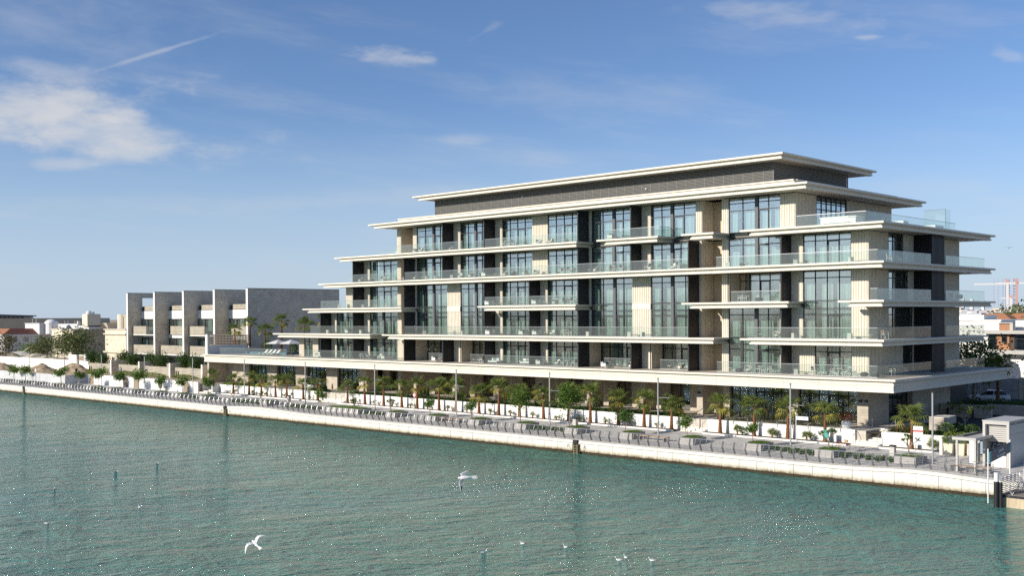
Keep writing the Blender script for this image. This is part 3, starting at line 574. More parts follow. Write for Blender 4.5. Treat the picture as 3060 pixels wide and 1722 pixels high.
for i in range(n):
    a = mix(PY+.6, PB, i/n)+.006; b = mix(PY+.6, PB, (i+1)/n)-.012; e = .5 if i == n-1 else 0
    m = MB(); m.box(PR-.6, PR, a, b, 7.93, 8.13); m.box(PR-.55, PR-.38, a, b-e, 7.68, 7.93); m.box(PR-.55, PR-.25, a, b-e, 7.53, 7.68)
    for z in (7.36, 7.19, 7.02): m.box(PR-.55, PR-.32, a, b-e, z, z+.16)
    m.box(PR-.55, PR-.36, a, b-e, 6.9, 7.53); m.box(PR-.56, PR-.26, a, b-e, 6.86, 7.02); hobj('fascia_panel', m, CREAM, pg)
# ground floor
GZ0, GZ1 = 3.18, 6.9
def gwall(x0, x1, y0=YW, y1=104.1): m = MB(); m.box(x0, x1, y0, y1, GZ0, GZ1); return hobj('stone_pier', m, STONEG)
for a, b in ((-158.6+.0,-158.4),(-153,-150.3),(-145,-142.2),(-136.95,-134.25),(-128.9,-127.2),(-120,-119.2),(-116.6,-115.8),(-108.6,-107.4),(-100.7,-99.9),(-92.7,-91.9),(-84.8,-84.0),(-76.9,-76.1),(-68.95,-68.17),(-57.57,-56.5)): gwall(a, b)
gwall(-65.5, -64.72, YW, 105.0); gwall(-166.5, -158.6, YW, 102.4); gwall(-50.0, -48.85, YW, 106.5); gwall(-165.5, -165.0, 98.3, 104.0)
for a, b in ((-158.4,-153.05),(-150.25,-145.05),(-142.15,-137.0),(-134.2,-128.95),(-64.65,-57.62),(-56.45,-50.05)):
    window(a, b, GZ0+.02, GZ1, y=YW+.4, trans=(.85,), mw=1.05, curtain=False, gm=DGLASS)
for i, (a, b) in enumerate(((-127.2,-120),(-119.2,-116.6),(-115.8,-108.6),(-107.4,-100.7),(-99.9,-92.7),(-91.9,-84.8),(-84,-76.9),(-76.1,-68.95),(-68.17,-65.5))):
    yb = 105.6; c = mix(a, b, .52 if i % 2 else .45)
    m = MB(); m.box(c, b+1.0, yb, yb+.3, GZ0, GZ1); hobj('stone_wall', m, STONEG); m = MB(); m.box(a-.5, a+.9, yb-.2, yb+.3, GZ0, GZ1); hobj('stone_wall', m, STONEG)
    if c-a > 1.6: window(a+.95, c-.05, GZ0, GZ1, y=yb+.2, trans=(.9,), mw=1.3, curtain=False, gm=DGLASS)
mb = MB(); mb.box(-166, -50.1, 107.5, 107.8, GZ0, GZ1); hobj('inner_wall', mb, CHAR)
m = MB(); m.box(-51, XR-.02, 112.2, 122.1, GZ0, GZ1); hobj('stone_wall', m, STONEG)
m = MB(); m.box(-51, XR-.08, 122.15, 127.0, GZ0-.2, GZ1); hobj('service_gate', m, CHAR)
g = hgroup('window'); fr = MB()
for i in range(6): c = mix(106.6, 112.1, i/5); fr.box(XR-.7, XR-.58, c-.045, c+.045, GZ0, GZ1)
for z in (GZ0+.06, 5.9, 6.85): fr.box(XR-.69, XR-.59, 106.6, 112.1, z-.05, z+.05)
hobj('frame', fr, MULL, g)
for i in range(5):
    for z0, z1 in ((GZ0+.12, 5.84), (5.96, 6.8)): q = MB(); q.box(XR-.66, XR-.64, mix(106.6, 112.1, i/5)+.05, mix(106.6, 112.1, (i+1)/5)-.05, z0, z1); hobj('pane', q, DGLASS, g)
m = MB(); m.box(-53, -51.5, 106.5, 112.2, GZ0, GZ1); hobj('inner_wall', m, CHAR)
for (x, y) in ((-49.6, YW), (-49.0, YW), (-68.6, YW), (-108.0, YW), (-92.3, YW)):
    m = MB(); m.box(x-.14, x+.14, y-.22, y-.001, 5.55, 5.75); hobj('wall_spotlight', m, CHAR)
# ------------------------------------------------------------------ promenade walls, kerb, stairs
ZW = 1.87
wallx = ((-160.2,-131.4),(-126.0,-67.7),(-64.3,-48.3),(-45.1,-39.1))
names = ('low white planter wall under the palms left of the wide left stair', 'longest low white planter wall behind the palms, topped by dark grass', 'low white planter wall in front of the big dark windows', 'low white planter wall right of the right-hand stair')
for (a, b), lb in zip(wallx, names):
    g = thing('planter_wall', lb, 'wall', (a, 97.3, 0), 0, 'white planter walls along the promenade'); n = max(1, round((b-a)/3.9))
    for i in range(n): m = MB(); x0 = (b-a)*i/n+.004; x1 = (b-a)*(i+1)/n-.004; m.box(x0, x1, 0, .24, 1.6, 3.27); obj('wall_panel', m, WALLW, g)
    if a == -64.3:
        for i in range(9): m = MB(); m.box(1.2+i*1.7, 1.28+i*1.7, -.03, .0, 2.95, 3.55); obj('rail_bracket', m, DSTEEL, g)
g = thing('planter_wall_return', 'short white wall end turning back towards the street beside the leafy pots', 'wall', (-39.1, 97.3, 0)); m = MB(); m.box(-.02, .22, -1.9, 4, 1.6, 3.28); obj('wall_panel', m, WALLW, g)
kerb = thing('strip_kerb', 'long low white kerb edging the palm planting strip', 'kerb', (0, 96.1, 0))
for a, b in ((-163,-131.0),(-126.4,-68),(-64.2,-48.2),(-45.0,-38.9)):
    n = max(1, round((b-a)/3.9))
    for i in range(n): m = MB(); m.box(mix(a,b,i/n)+.004, mix(a,b,(i+1)/n)-.004, -.22, .0, 1.7, 1.99); obj('kerb_stone', m, WALLW, kerb)
SOIL = MATS['soil']
for a, b in ((-163,-131.4),(-126.0,-67.7),(-64.3,-48.3),(-45.1,-39.1)): m = MB(); m.quad((a,96.1,1.96),(b,96.1,1.96),(b,97.3,1.96),(a,97.3,1.96)); struct('planting_strip', m, SOIL)
HANDR = mat('handrail_steel', (.45,.43,.40), .35, 0, 1, 0, 1, .7)
def stair(x0, x1, lb, y0=96.5, y1=101.0, z0=1.87, z1=3.19, n=9, rails=True):
    g = thing('stone_stair', lb, 'stairs', ((x0+x1)/2, y0, 0), 0, 'stone stairs up from the promenade'); c = (x0+x1)/2
    for i in range(n): m = MB(); m.box(x0-c, x1-c, (y1-y0)*i/n, (y1-y0)+.1, z0+(z1-z0)*i/n-(.6 if i == 0 else 0), z0+(z1-z0)*(i+1)/n-.002*0); obj('step', m, WALLW if i % 2 else CREAM, g)
    if rails:
        for xx in (x0-c+.15, x1-c-.15):
            m = MB(); m.path([(xx, .2, z0), (xx, .2, z0+.95), (xx, y1-y0-.3, z1+.9), (xx, y1-y0-.3, z1)], .03, 6); obj('handrail', m, HANDR, g)
    for xx, q in ((x0-c-.25, -.25), (x1-c, .25)): m = MB(); m.box(xx, xx+.25, .8, y1-y0, z0-.3, z1+.06); obj('cheek_wall', m, WALLW, g)
    return g
stair(-131.1, -126.3, 'broad pale stone stair between two planter walls on the left')
stair(-67.4, -64.6, 'narrow pale stone stair in the middle, beside the dark round pot')
stair(-48.0, -45.35, 'pale stone stair by the corner pier, under the flower urn', n=10)
stair(-163.2, -160.4, 'narrow stone stair at the left end of the terrace', y0=95.2, rails=False)

# ------------------------------------------------------------------ vegetation
LEAFM = {}
def leafmat(name, col, var=.35, tr=.35): return mat(name, col, .55, var, 3.0, spec=.25, transl=tr)
PALMG = leafmat('palm_green', (.145,.185,.045)); PALMY = leafmat('palm_yellow', (.34,.31,.065)); TREEG = leafmat('tree_green', (.095,.165,.032)); DARKG = leafmat('dark_leaf', (.048,.085,.025)); LIMEG = leafmat('lime_leaf', (.21,.28,.04))
GRASSG = leafmat('grass_green', (.11,.19,.035)); LIRI = leafmat('border_grass', (.06,.125,.026)); OLIVE = leafmat('olive_leaf', (.14,.155,.06)); BROWNL = leafmat('dry_leaf', (.12,.085,.04))
BARK = mat('palm_bark', (.20,.085,.038), .9, .35, 5, .6, 9, stretch=(1,1,3)); BARKG = mat('grey_bark', (.30,.25,.20), .9, .25, 6); PETI = mat('petiole', (.16,.17,.05), .6)
def fan_frond(rng, plen, flen, droop, nle=13, fold=.35):
    """one fan-palm leaf: petiole along +x rising, then pleated fan; origin at the trunk"""
    m = MB(); p1 = Vector((plen, 0, plen*.18)); m.tube((0,0,0), p1, .022, .014, 4, 1, cap=False)
    for i in range(nle):
        a = (i/(nle-1)-.5)*R(250); l = flen*(1-.22*abs(i/(nle-1)-.5)*2)*rng.uniform(.9, 1.06); d = Vector((math.cos(a), math.sin(a), 0)); side = Vector((-math.sin(a), math.cos(a), 0)); wv = .052
        z1 = .10*flen-abs(math.sin(a))*fold*.18; mid = p1 + d*l*.58 + Vector((0,0,z1*.5)); tip = p1 + d*l + Vector((0,0,-droop*l*rng.uniform(.7,1.3)))
        m.quad(p1 - side*.008, mid - side*wv + Vector((0,0,.02)), mid + Vector((0,0,-.012)), p1 + side*.002); m.quad(p1 + side*.002, mid + Vector((0,0,-.012)), mid + side*wv + Vector((0,0,.02)), p1 + side*.008)
        m.tri(mid - side*wv + Vector((0,0,.02)), tip, mid + Vector((0,0,-.012))); m.tri(mid + Vector((0,0,-.012)), tip, mid + side*wv + Vector((0,0,.02)))
    return m
rngp = random.Random(5)
FR = {}
for k, (pl, fl, dr) in enumerate(((.75,.80,.12),(.95,.85,.40),(1.0,.85,.70),(.85,.75,.55))):
    FR[k] = [fan_frond(rngp, pl, fl, dr).mesh('frond', [PALMG, PETI]) for _ in range(2)]
FRY = fan_frond(rngp, .9, .75, .75).mesh('frond', [PALMY, PETI])
TRUNKS = {}
def palm_trunk(h, rb, rt):
    k = (round(h,1), rb)
    if k not in TRUNKS:
        m = MB(); n = 9; prof = []
        for i in range(15): t = i/14; r = mix(rb, rt, min(1, t*1.15)**.65)+(.018 if i % 2 else 0); prof.append((r*(1.18 if i == 0 else 1), h*t))
        m.lathe(prof, n); m.lathe([(rt*1.25, h-.35), (rt*1.7, h-.1), (rt*1.2, h+.18)], 8); TRUNKS[k] = m.mesh('trunk', [BARK])
    return TRUNKS[k]
def fan_palm(x, y, z, h, lb, group, rng, s=1.0, n=17, name='fan_palm', yellow=.12, up=3, spread=1.0):
    g = thing(name, lb, 'palm tree', (x, y, z), 0, group); lean = rng.uniform(-.03,.03)
    o = link('trunk', palm_trunk(h, .24*s, .10*s), g, rot=(lean, rng.uniform(-.03,.03), rng.uniform(0,6)))
    for i in range(n):
        az = i*2.39996+rng.uniform(-.3,.3); t = i/(n-1)
        if i < up: el, k = R(rng.uniform(62, 86)), 0
        elif t < .5: el, k = R(rng.uniform(28, 60)), 1 if rng.random() < .5 else 0
        elif t < .8: el, k = R(rng.uniform(-2, 28)), 1
        else: el, k = R(rng.uniform(-42, -8)), rng.choice((2, 3))
        me = FRY if (t > .75 and rng.random() < yellow*3) else FR[k][rng.randrange(2)]
        sc = s*rng.uniform(.85, 1.12)*spread*(.85 if i < up else 1)
        o = link('frond', me, g, (lean*-h*.0, 0, h+.05), None, sc); o.rotation_euler = Euler((rng.uniform(-.5,.5), -el, az), 'XYZ')
    return g
px_ = [-160.8,-154.8,-150.1,-146.5,-142.6,-139.6,-135.4,-132.0,-124.8,-120.9,-116.6,-112.9,-109.7,-105.5,-102.2,-98.0,-94.5,-90.9,-87.1,-83.1,-79.9,-75.8,-72.25,-68.5,-62.4,-58.5,-54.66,-50.66,-42.1]
hs_ = [2.7,2.2,2.7,2.3,2.4,2.6,2.1,2.3,2.3,2.9,3.0,2.7,3.0,3.0,3.0,2.5,3.3,2.8,2.7,3.4,3.2,2.7,2.9,2.5,2.9,2.9,2.8,2.7,2.7]
for i, (x, h) in enumerate(zip(px_, hs_)):
    near = 'at the stair foot' if i in (7, 8, 23, 24, 27, 28) else 'before the white planter wall'
    fan_palm(x, 96.5+rngp.uniform(-.1,.1), 1.9, h, '%s fan palm from the left in the promenade row, %s' % (nth(i), near) if i < 28 else 'last fan palm at the right end of the promenade row, behind the notice board', 'fan palms in the promenade planting strip', rngp, n=20 if i > 9 else 16, yellow=.10+.15*(i % 3 == 0), spread=1.08 if i > 12 else 1.0)
# low palms and shrubs along the foot of the wall
def low_shrub(kind, rng):
    if kind == 'fan':
        ms = MB(); ms.lathe([(.10,0),(.08,.25)],6)
        return ms
SHR = [-149.3,-145.4,-134.3,-123.2,-119.0,-115.1,-111.3,-107.9,-104.0,-100.4,-96.2,-92.7,-89.0,-85.2,-81.6,-77.8,-74.3,-70.6,-60.5,-56.5,-52.7,-40.3]
for i, x in enumerate(SHR):
    g = thing('low_fan_shrub', '%s knee-high fan-leaved shrub from the left along the foot of the white wall' % nth(i), 'shrub', (x, 96.7, 1.95), 0, 'low shrubs at the foot of the planter wall')
    big = 1.0 if x > -63 else .72
    for j in range(11 if x > -63 else 7):
        az = j*2.4+rngp.uniform(-.3,.3); el = R(rngp.uniform(15, 80)); o = link('frond', FR[(1 if j % 2 else 3)][j % 2], g, (rngp.uniform(-.12,.12), rngp.uniform(-.12,.12), rngp.uniform(.02,.35)), None, big*rngp.uniform(.42,.62)); o.rotation_euler = Euler((rngp.uniform(-.4,.4), -el, az), 'XYZ')
    ms = MB(); ms.lathe([(.09,0),(.07,.45)],6); obj('stem', ms, BARK, g)
def crown_mesh(name, rx, ry, rz, n, L_, W_, rng, mats, clumps=9, shell=.55, dens=.28):
    m = MB(); cs = []
    for i in range(clumps):
        a = rng.uniform(0, 6.283); u = rng.uniform(-.85, 1); r = math.sqrt(max(0, 1-u*u))*rng.uniform(shell, 1); cs.append((rx*r*math.cos(a)*.8, ry*r*math.sin(a)*.8, rz*u*.8))
    for i in range(n):
        c = cs[rng.randrange(clumps)]; g_ = lambda s: rng.gauss(0, s)
        p = (c[0]+g_(rx*dens), c[1]+g_(ry*dens), c[2]+g_(rz*dens)); m.leaf(p, L_*rng.uniform(.7,1.3), W_*rng.uniform(.7,1.3), rng, mi=rng.randrange(len(mats)) if rng.random() < .5 else 0)
    return m.mesh(name, mats)
rngt = random.Random(21)
SMALLC = [crown_mesh('crown', .95, .9, .62, 620, .26, .13, rngt, [TREEG, GRASSG, LIMEG]), crown_mesh('crown', .85, .95, .7, 600, .26, .13, rngt, [TREEG, DARKG, GRASSG], 7), crown_mesh('crown', 1.35, 1.3, 1.35, 1500, .28, .14, rngt, [TREEG, DARKG, GRASSG, LIMEG], 16)]
def branch_mesh(h, rng, k=5, spread=.8, r=.06):
    m = MB(); m.path([(0,0,0),(rng.uniform(-.05,.05),rng.uniform(-.05,.05),h*.55),(rng.uniform(-.08,.08),rng.uniform(-.08,.08),h)], [r, r*.8, r*.55], 6); top = Vector(m.v[-1]) if False else Vector((0,0,h))
    for i in range(k):
        a = i*6.283/k+rng.uniform(-.4,.4); e = Vector((math.cos(a)*spread, math.sin(a)*spread, rng.uniform(.2,.7))); m.tube((0,0,h*.8), Vector((0,0,h*.85))+e*.8, r*.4, r*.15, 5, cap=False)
    return m.mesh('trunk', [BARKG])
TR1 = branch_mesh(1.45, rngt); TR2 = branch_mesh(2.6, rngt, 6, 1.1, .08)
STAKE = MB()
for sx in (-.22, .2): STAKE.tube((sx, -.12, 0), (sx*.8, -.1, 1.3), .02, None, 5)
STAKE.box(-.22, .2, -.13, -.1, .95, 1.0); STAKE = STAKE.mesh('stake', [mat('stake_wood', (.45,.33,.24), .8)])
# bare-stemmed frangipani: forking grey limbs with leaf tufts at the tips
def frangipani_meshes(rng, h=2.0, sp=1.0, tufts=13, leafm=None):
    m = MB(); tips = []
    def grow(p, d, l, r, dep):
        q = p+d*l; m.tube(p, q, r, r*.75, 5, cap=False)
        if dep == 0: tips.append(q); return
        for i in range(2 if dep < 3 else 3):
            a = rng.uniform(0, 6.28); nd = (d+Vector((math.cos(a), math.sin(a), rng.uniform(-.1,.5)))*.75*sp).normalized(); grow(q, nd, l*rng.uniform(.65,.9), r*.7, dep-1)
    grow(Vector((0,0,0)), Vector((0,0,1)), h*.28, .075, 3)
    c = MB()
    for t in tips:
        for i in range(tufts):
            a = i*2.4; e = rng.uniform(-.3,.9); d = Vector((math.cos(a)*math.cos(e), math.sin(a)*math.cos(e), math.sin(e))); s = d.cross(Vector((0,0,1))).normalized()*.055; l = rng.uniform(.22,.36)
            c.quad(t, t+d*l*.5-s, t+d*l, t+d*l*.5+s, rng.randrange(3) if rng.random() < .4 else 0)
    return m.mesh('trunk', [BARKG]), c.mesh('leaf_tufts', [leafm or TREEG, OLIVE, LIMEG])
FRANG = [frangipani_meshes(random.Random(s), h, 1.0) for s, h in ((3, 1.9), (8, 1.9), (13, 2.1))]
FRANGY = [frangipani_meshes(random.Random(s), 2.1, 1.0, 13, LIMEG) for s in (31, 44)]

# ------------------------------------------------------------------ planter boxes, trees in them
PLANT = mat('planter_concrete', (.43,.41,.385), .7, .08, 1.5, .1, 6); PLANTD = mat('planter_side', (.30,.285,.27), .75, .08, 1.5)
GRASSB = leafmat('lawn_blade', (.11,.18,.03))
def grass_top(wd, dp, n, rng, h=.13, mats=None):
    m = MB()
    for i in range(n):
        u, v = rng.uniform(-1,1), rng.uniform(-1,1)
        if u*u*.9+v*v*.9 > 1.2: continue
        x, y = u*wd/2, v*dp/2; a = rng.uniform(0,6.28); dx, dy = math.cos(a)*.04, math.sin(a)*.04; hh = h*(1.25-.6*(u*u+v*v)*.5)*rng.uniform(.6,1.3)
        m.tri((x-dx,y-dy,0),(x+dx,y+dy,0),(x+rng.uniform(-.07,.07),y+rng.uniform(-.07,.07),hh))
    return m.mesh('grass', mats or [GRASSB])
GT = grass_top(1.75, 2.0, 900, rngt)
def box_planter(xr, wd, lb, zt=2.15, grp='grey slatted planter boxes on the promenade'):
    zb = deck_z(89.4)-.05; g = thing('planter_box', lb, 'planter', (xr-wd/2, 90.6, 0), 0, grp); n = 7
    for i in range(n):
        z0 = zb+(zt-zb)*i/n+.006; z1 = zb+(zt-zb)*(i+1)/n-.006; m = MB(); m.box(-wd/2, wd/2, -1.2, -1.12, z0, z1); m.box(wd/2-.08, wd/2, -1.12, 1.1, z0, z1); obj('side_slat', m, PLANT, g)
    m = MB(); m.box(-wd/2+.01, wd/2-.09, -1.11, 1.1, zb, zt-.06); obj('planter_body', m, PLANTD, g)
    gr = link('grass', GT, g, (0, 0, zt-.06), None, (wd/1.75*.98, 1.05, 1)); return g
BOXES = [(-229.2,3,0),(-221.4,2,1),(-213.5,2.1,1),(-205.5,2,1),(-197.9,1.7,1),(-190.0,1.9,1),(-182.2,2,1),(-174.5,2.1,1),(-166.8,1.8,1),(-159.1,2.1,0),(-151.4,2.0,1),(-134.4,1.8,1),(-113.4,7.6,0),(-106.0,1.9,1),(-98.4,1.9,1),(-90.95,1.95,1),(-83.4,1.85,1),(-75.9,1.9,1),(-68.45,1.7,1),(-60.95,1.75,1),(-53.4,1.85,1),(-46.1,1.85,1),(-38.65,1.9,1)]
for i, (xr, wd, tr) in enumerate(BOXES):
    zt = 2.18 if xr > -150 else mix(1.85, 2.15, (xr+230)/80.)
    box_planter(xr, wd, '%s grey slatted planter box from the left along the promenade, %s' % (nth(i), 'long as a bench' if wd > 3 else 'with grass on top'), zt)
TREES = [(-227.1,0,1.3),(-221.5,0,1.3),(-205.2,0,1.35),(-197.2,1,1.1),(-189.6,0,1.45),(-181.6,1,1.2),(-174.9,0,1.5),(-167.4,1,1.1),(-160.3,0,1.15),(-152.6,1,1.2),(-123.2,0,.85),(-100.8,1,.8),(-93.4,1,.85),(-85.4,2,.85),(-78.0,2,1.0),(-70.3,1,.9),(-62.7,0,.85),(-55.1,1,.75)]
for i, (x, k, s) in enumerate(TREES):
    zt = 2.12 if x > -150 else mix(1.8, 2.1, (x+230)/80.)
    g = thing('planter_tree', '%s small tree from the left in the promenade planters%s' % (nth(i), ', tall and bushy' if k == 2 else ''), 'tree', (x, 90.7, zt), rngt.uniform(0,6), 'small trees in the promenade planters', s)
    link('trunk', TR2 if k == 2 else TR1, g); link('crown', SMALLC[k], g, (0, 0, 3.1 if k == 2 else 1.85))
    if i in (11, 12, 15, 16, 17): o = link('stake', STAKE, g)
for i, (x, k) in enumerate(((-145.7,0),(-138.4,1),(-131.2,2),(-115.9,1),(-108.5,0),(-47.2,0),(-39.8,1))):
    g = thing('frangipani_tree', '%s forked frangipani with leaf tufts from the left beside the promenade beds' % nth(i), 'tree', (x, 90.9 if x < -50 else 90.6, 1.75 if x < -110 else 2.1), i*1.3, 'frangipani trees along the promenade', 1.15 if x > -50 else 1.0)
    link('trunk', FRANG[k][0], g); link('leaf_tufts', FRANG[k][1], g)
# ground beds of ornamental grass between planter boxes
def tussocks(x0, x1, y0, y1, n, rng, h=.55, rows=None):
    m = MB()
    for i in range(n):
        cx, cy = rng.uniform(x0, x1), rng.uniform(y0, y1)
        if rows: cx = x0+(i % rows+.5)*(x1-x0)/rows+rng.uniform(-.1,.1)
        for j in range(24):
            a = rng.uniform(0,6.28); l = rng.uniform(.5,1.15)*h; t = rng.uniform(.15,.75); d = Vector((math.cos(a)*t, math.sin(a)*t, 1)).normalized()*l; s = Vector((-math.sin(a), math.cos(a), 0))*.018; b = Vector((cx+math.cos(a)*.08, cy+math.sin(a)*.08, 0))
            mi = 0 if rng.random() < .7 else 1; m.quad(b-s, b+s, b+d*.6+s, b+d*.6-s, mi); m.tri(b+d*.6-s, b+d*.6+s, b+d+Vector((math.cos(a), math.sin(a), -.35))*l*.3, mi)
    return m
for i, (x0, x1) in enumerate(((-221.2,-216),(-190,-184.5),(-159,-153.5),(-145.5,-136.3),(-130.5,-123.0),(-113.3,-107.9),(-83.2,-77.9),(-53.2,-48.0),(-46,-40.6))):
    m = tussocks(x0, x1, 89.6, 91.6, int((x1-x0)*7), rngt, .55 if x0 < -60 else .62, rows=int((x1-x0)*1.1))
    o = obj('ornamental_grass', m, [LIRI, GRASSG]); o.location.z = deck_z(90.3); tag(o, '%s bed of tufted ornamental grass from the left between promenade planters' % nth(i), 'grass bed', 'grass beds between the planters', 'stuff')
# terrace hedges of dark strap grass on top of the walls
def strap(x0, x1, y0, y1, n, rng, h=.5):
    m = MB()
    for i in range(n):
        x, y = rng.uniform(x0, x1), rng.uniform(y0, y1); a = rng.uniform(0,6.28); l = h*rng.uniform(.6,1.2); t = rng.uniform(.2,.9); d = Vector((math.cos(a)*t, math.sin(a)*t, 1)).normalized()*l; s = Vector((-math.sin(a), math.cos(a), 0))*.03; b = Vector((x, y, 0)); mi = rng.randrange(2)
        m.quad(b-s, b+s, b+d*.7+s, b+d*.7-s, mi); m.tri(b+d*.7-s, b+d*.7+s, b+d+Vector((math.cos(a), math.sin(a), -.6))*l*.25, mi)
    return m
for lb, x0, x1, n, ms in (('strip of bright strap-leaved grass above the far left planter wall', -160,-149.5, 1500, (GRASSG, LIMEG)), ('short strip of dark strap-leaved grass left of the broad stair', -136,-131.6, 700, (LIRI, DARKG)), ('long band of dark green strap-leaved grass above the white planter wall', -125.8,-68.2, 8500, (LIRI, DARKG))):
    m = strap(x0, x1, 97.6, 98.8, n, rngt, .55); o = obj('strap_grass', m, list(ms)); o.location.z = 3.15; tag(o, lb, 'hedge', kind='stuff')
def bushmb(cx, cy, cz, rx, ry, rz, n, l, rng, m=None):
    m = m or MB()
    for i in range(n):
        a = rng.uniform(0,6.28); u = rng.uniform(-1,1); r = math.sqrt(1-u*u); q = rng.uniform(.75,1.05); m.leaf((cx+rx*r*math.cos(a)*q, cy+ry*r*math.sin(a)*q, cz+rz*u*q), l*rng.uniform(.7,1.3), l*.55, rng, mi=rng.randrange(2))
    return m
# clipped grey-green hedge in front of the big windows and loose terrace bushes
m = MB()
for i in range(3600): m.leaf((rngt.uniform(-63.5,-50.2), rngt.uniform(98.0,98.9), 3.2+rngt.uniform(0,1)**.7*.95), .16, .08, rngt, mi=rngt.randrange(2))
tag(obj('clipped_hedge', m, [OLIVE, DARKG]), 'clipped grey-green hedge in front of the big dark windows', 'hedge', kind='stuff')
BUSHX = [(-121.5,99.6,.7),(-112.0,99.9,.9),(-104.5,99.5,.7),(-96.0,99.8,.9),(-90.5,99.6,.8),(-86.8,99.4,1.0),(-82.0,99.9,1.1),(-78.4,99.6,.9),(-74.3,99.4,.8),(-71.0,99.7,1.0),(-69.3,98.9,.6),(-134.0,99.2,.6),(-157,99.3,.7),(-153.5,99.5,.9)]
for i, (x, y, s) in enumerate(sorted(BUSHX)):
    m = bushmb(0, 0, .75*s, .9*s, .8*s, .75*s, 420, .2, rngt); tag(obj('terrace_bush', m, [TREEG, DARKG], loc=(x, y, 3.18)), '%s loose green bush from the left on the shaded terrace behind the palms' % nth(i), 'bush', 'bushes on the shaded terrace')
# ------------------------------------------------------------------ lamp posts
lp = MB(); lp.tube((0,0,0),(0,0,5.95),.085,.075,8); lp = lp.mesh('post', [mat('lamp_post', (.46,.46,.45), .45, 0, 1, 0, 1, .3)])
la = MB(); la.box(.09, 1.45, -.03, .03, 3.98, 4.05); la = la.mesh('arm', [DSTEEL]); lbm = MB(); lbm.tube((0,0,0),(0,0,.05),.16,None,8); lbm.tube((0,0,5.95),(0,0,6.05),.095,None,8); lbm = lbm.mesh('cap', [DSTEEL])
LX = [(-239.5,92.3),(-223.8,92.4),(-207.5,92.4),(-192.5,92.6),(-176.8,92.8),(-161.8,93.4),(-146.8,93.6),(-130.6,93.4),(-115.4,93.9),(-98.0,92.6),(-83.2,93.3),(-67.6,92.8),(-52.3,92.9),(-37.9,91.0)]
for i, (x, y) in enumerate(LX):
    g = thing('lamp_post', '%s slim grey lamp post from the left along the promenade' % nth(i), 'lamp post', (x, y, deck_z(y)), 0, 'lamp posts along the promenade'); link('post', lp, g); link('arm', la, g); link('cap', lbm, g)
# benches of timber slats between planters
WOOD = mat('bench_wood', (.46,.30,.19), .65, .15, 4, stretch=(.3,4,4))
for i, x in enumerate((-203.3,-96.0,-66.2)):
    g = thing('timber_bench', ('timber bench beside a planter at the far left of the promenade', 'timber bench beside the middle promenade planter', 'timber bench on the promenade below the dark round pot')[i], 'bench', (x, 89.9, deck_z(89.9)), 0, 'timber benches on the promenade')
    for j in range(4): m = MB(); m.box(-1.9, 1.9, -.26+j*.135, -.15+j*.135, .42, .47); obj('seat_slat', m, WOOD, g)
    for sx in (-1.5, 1.5): m = MB(); m.box(sx-.05, sx+.05, -.22, .22, 0, .42); obj('leg', m, DSTEEL, g)
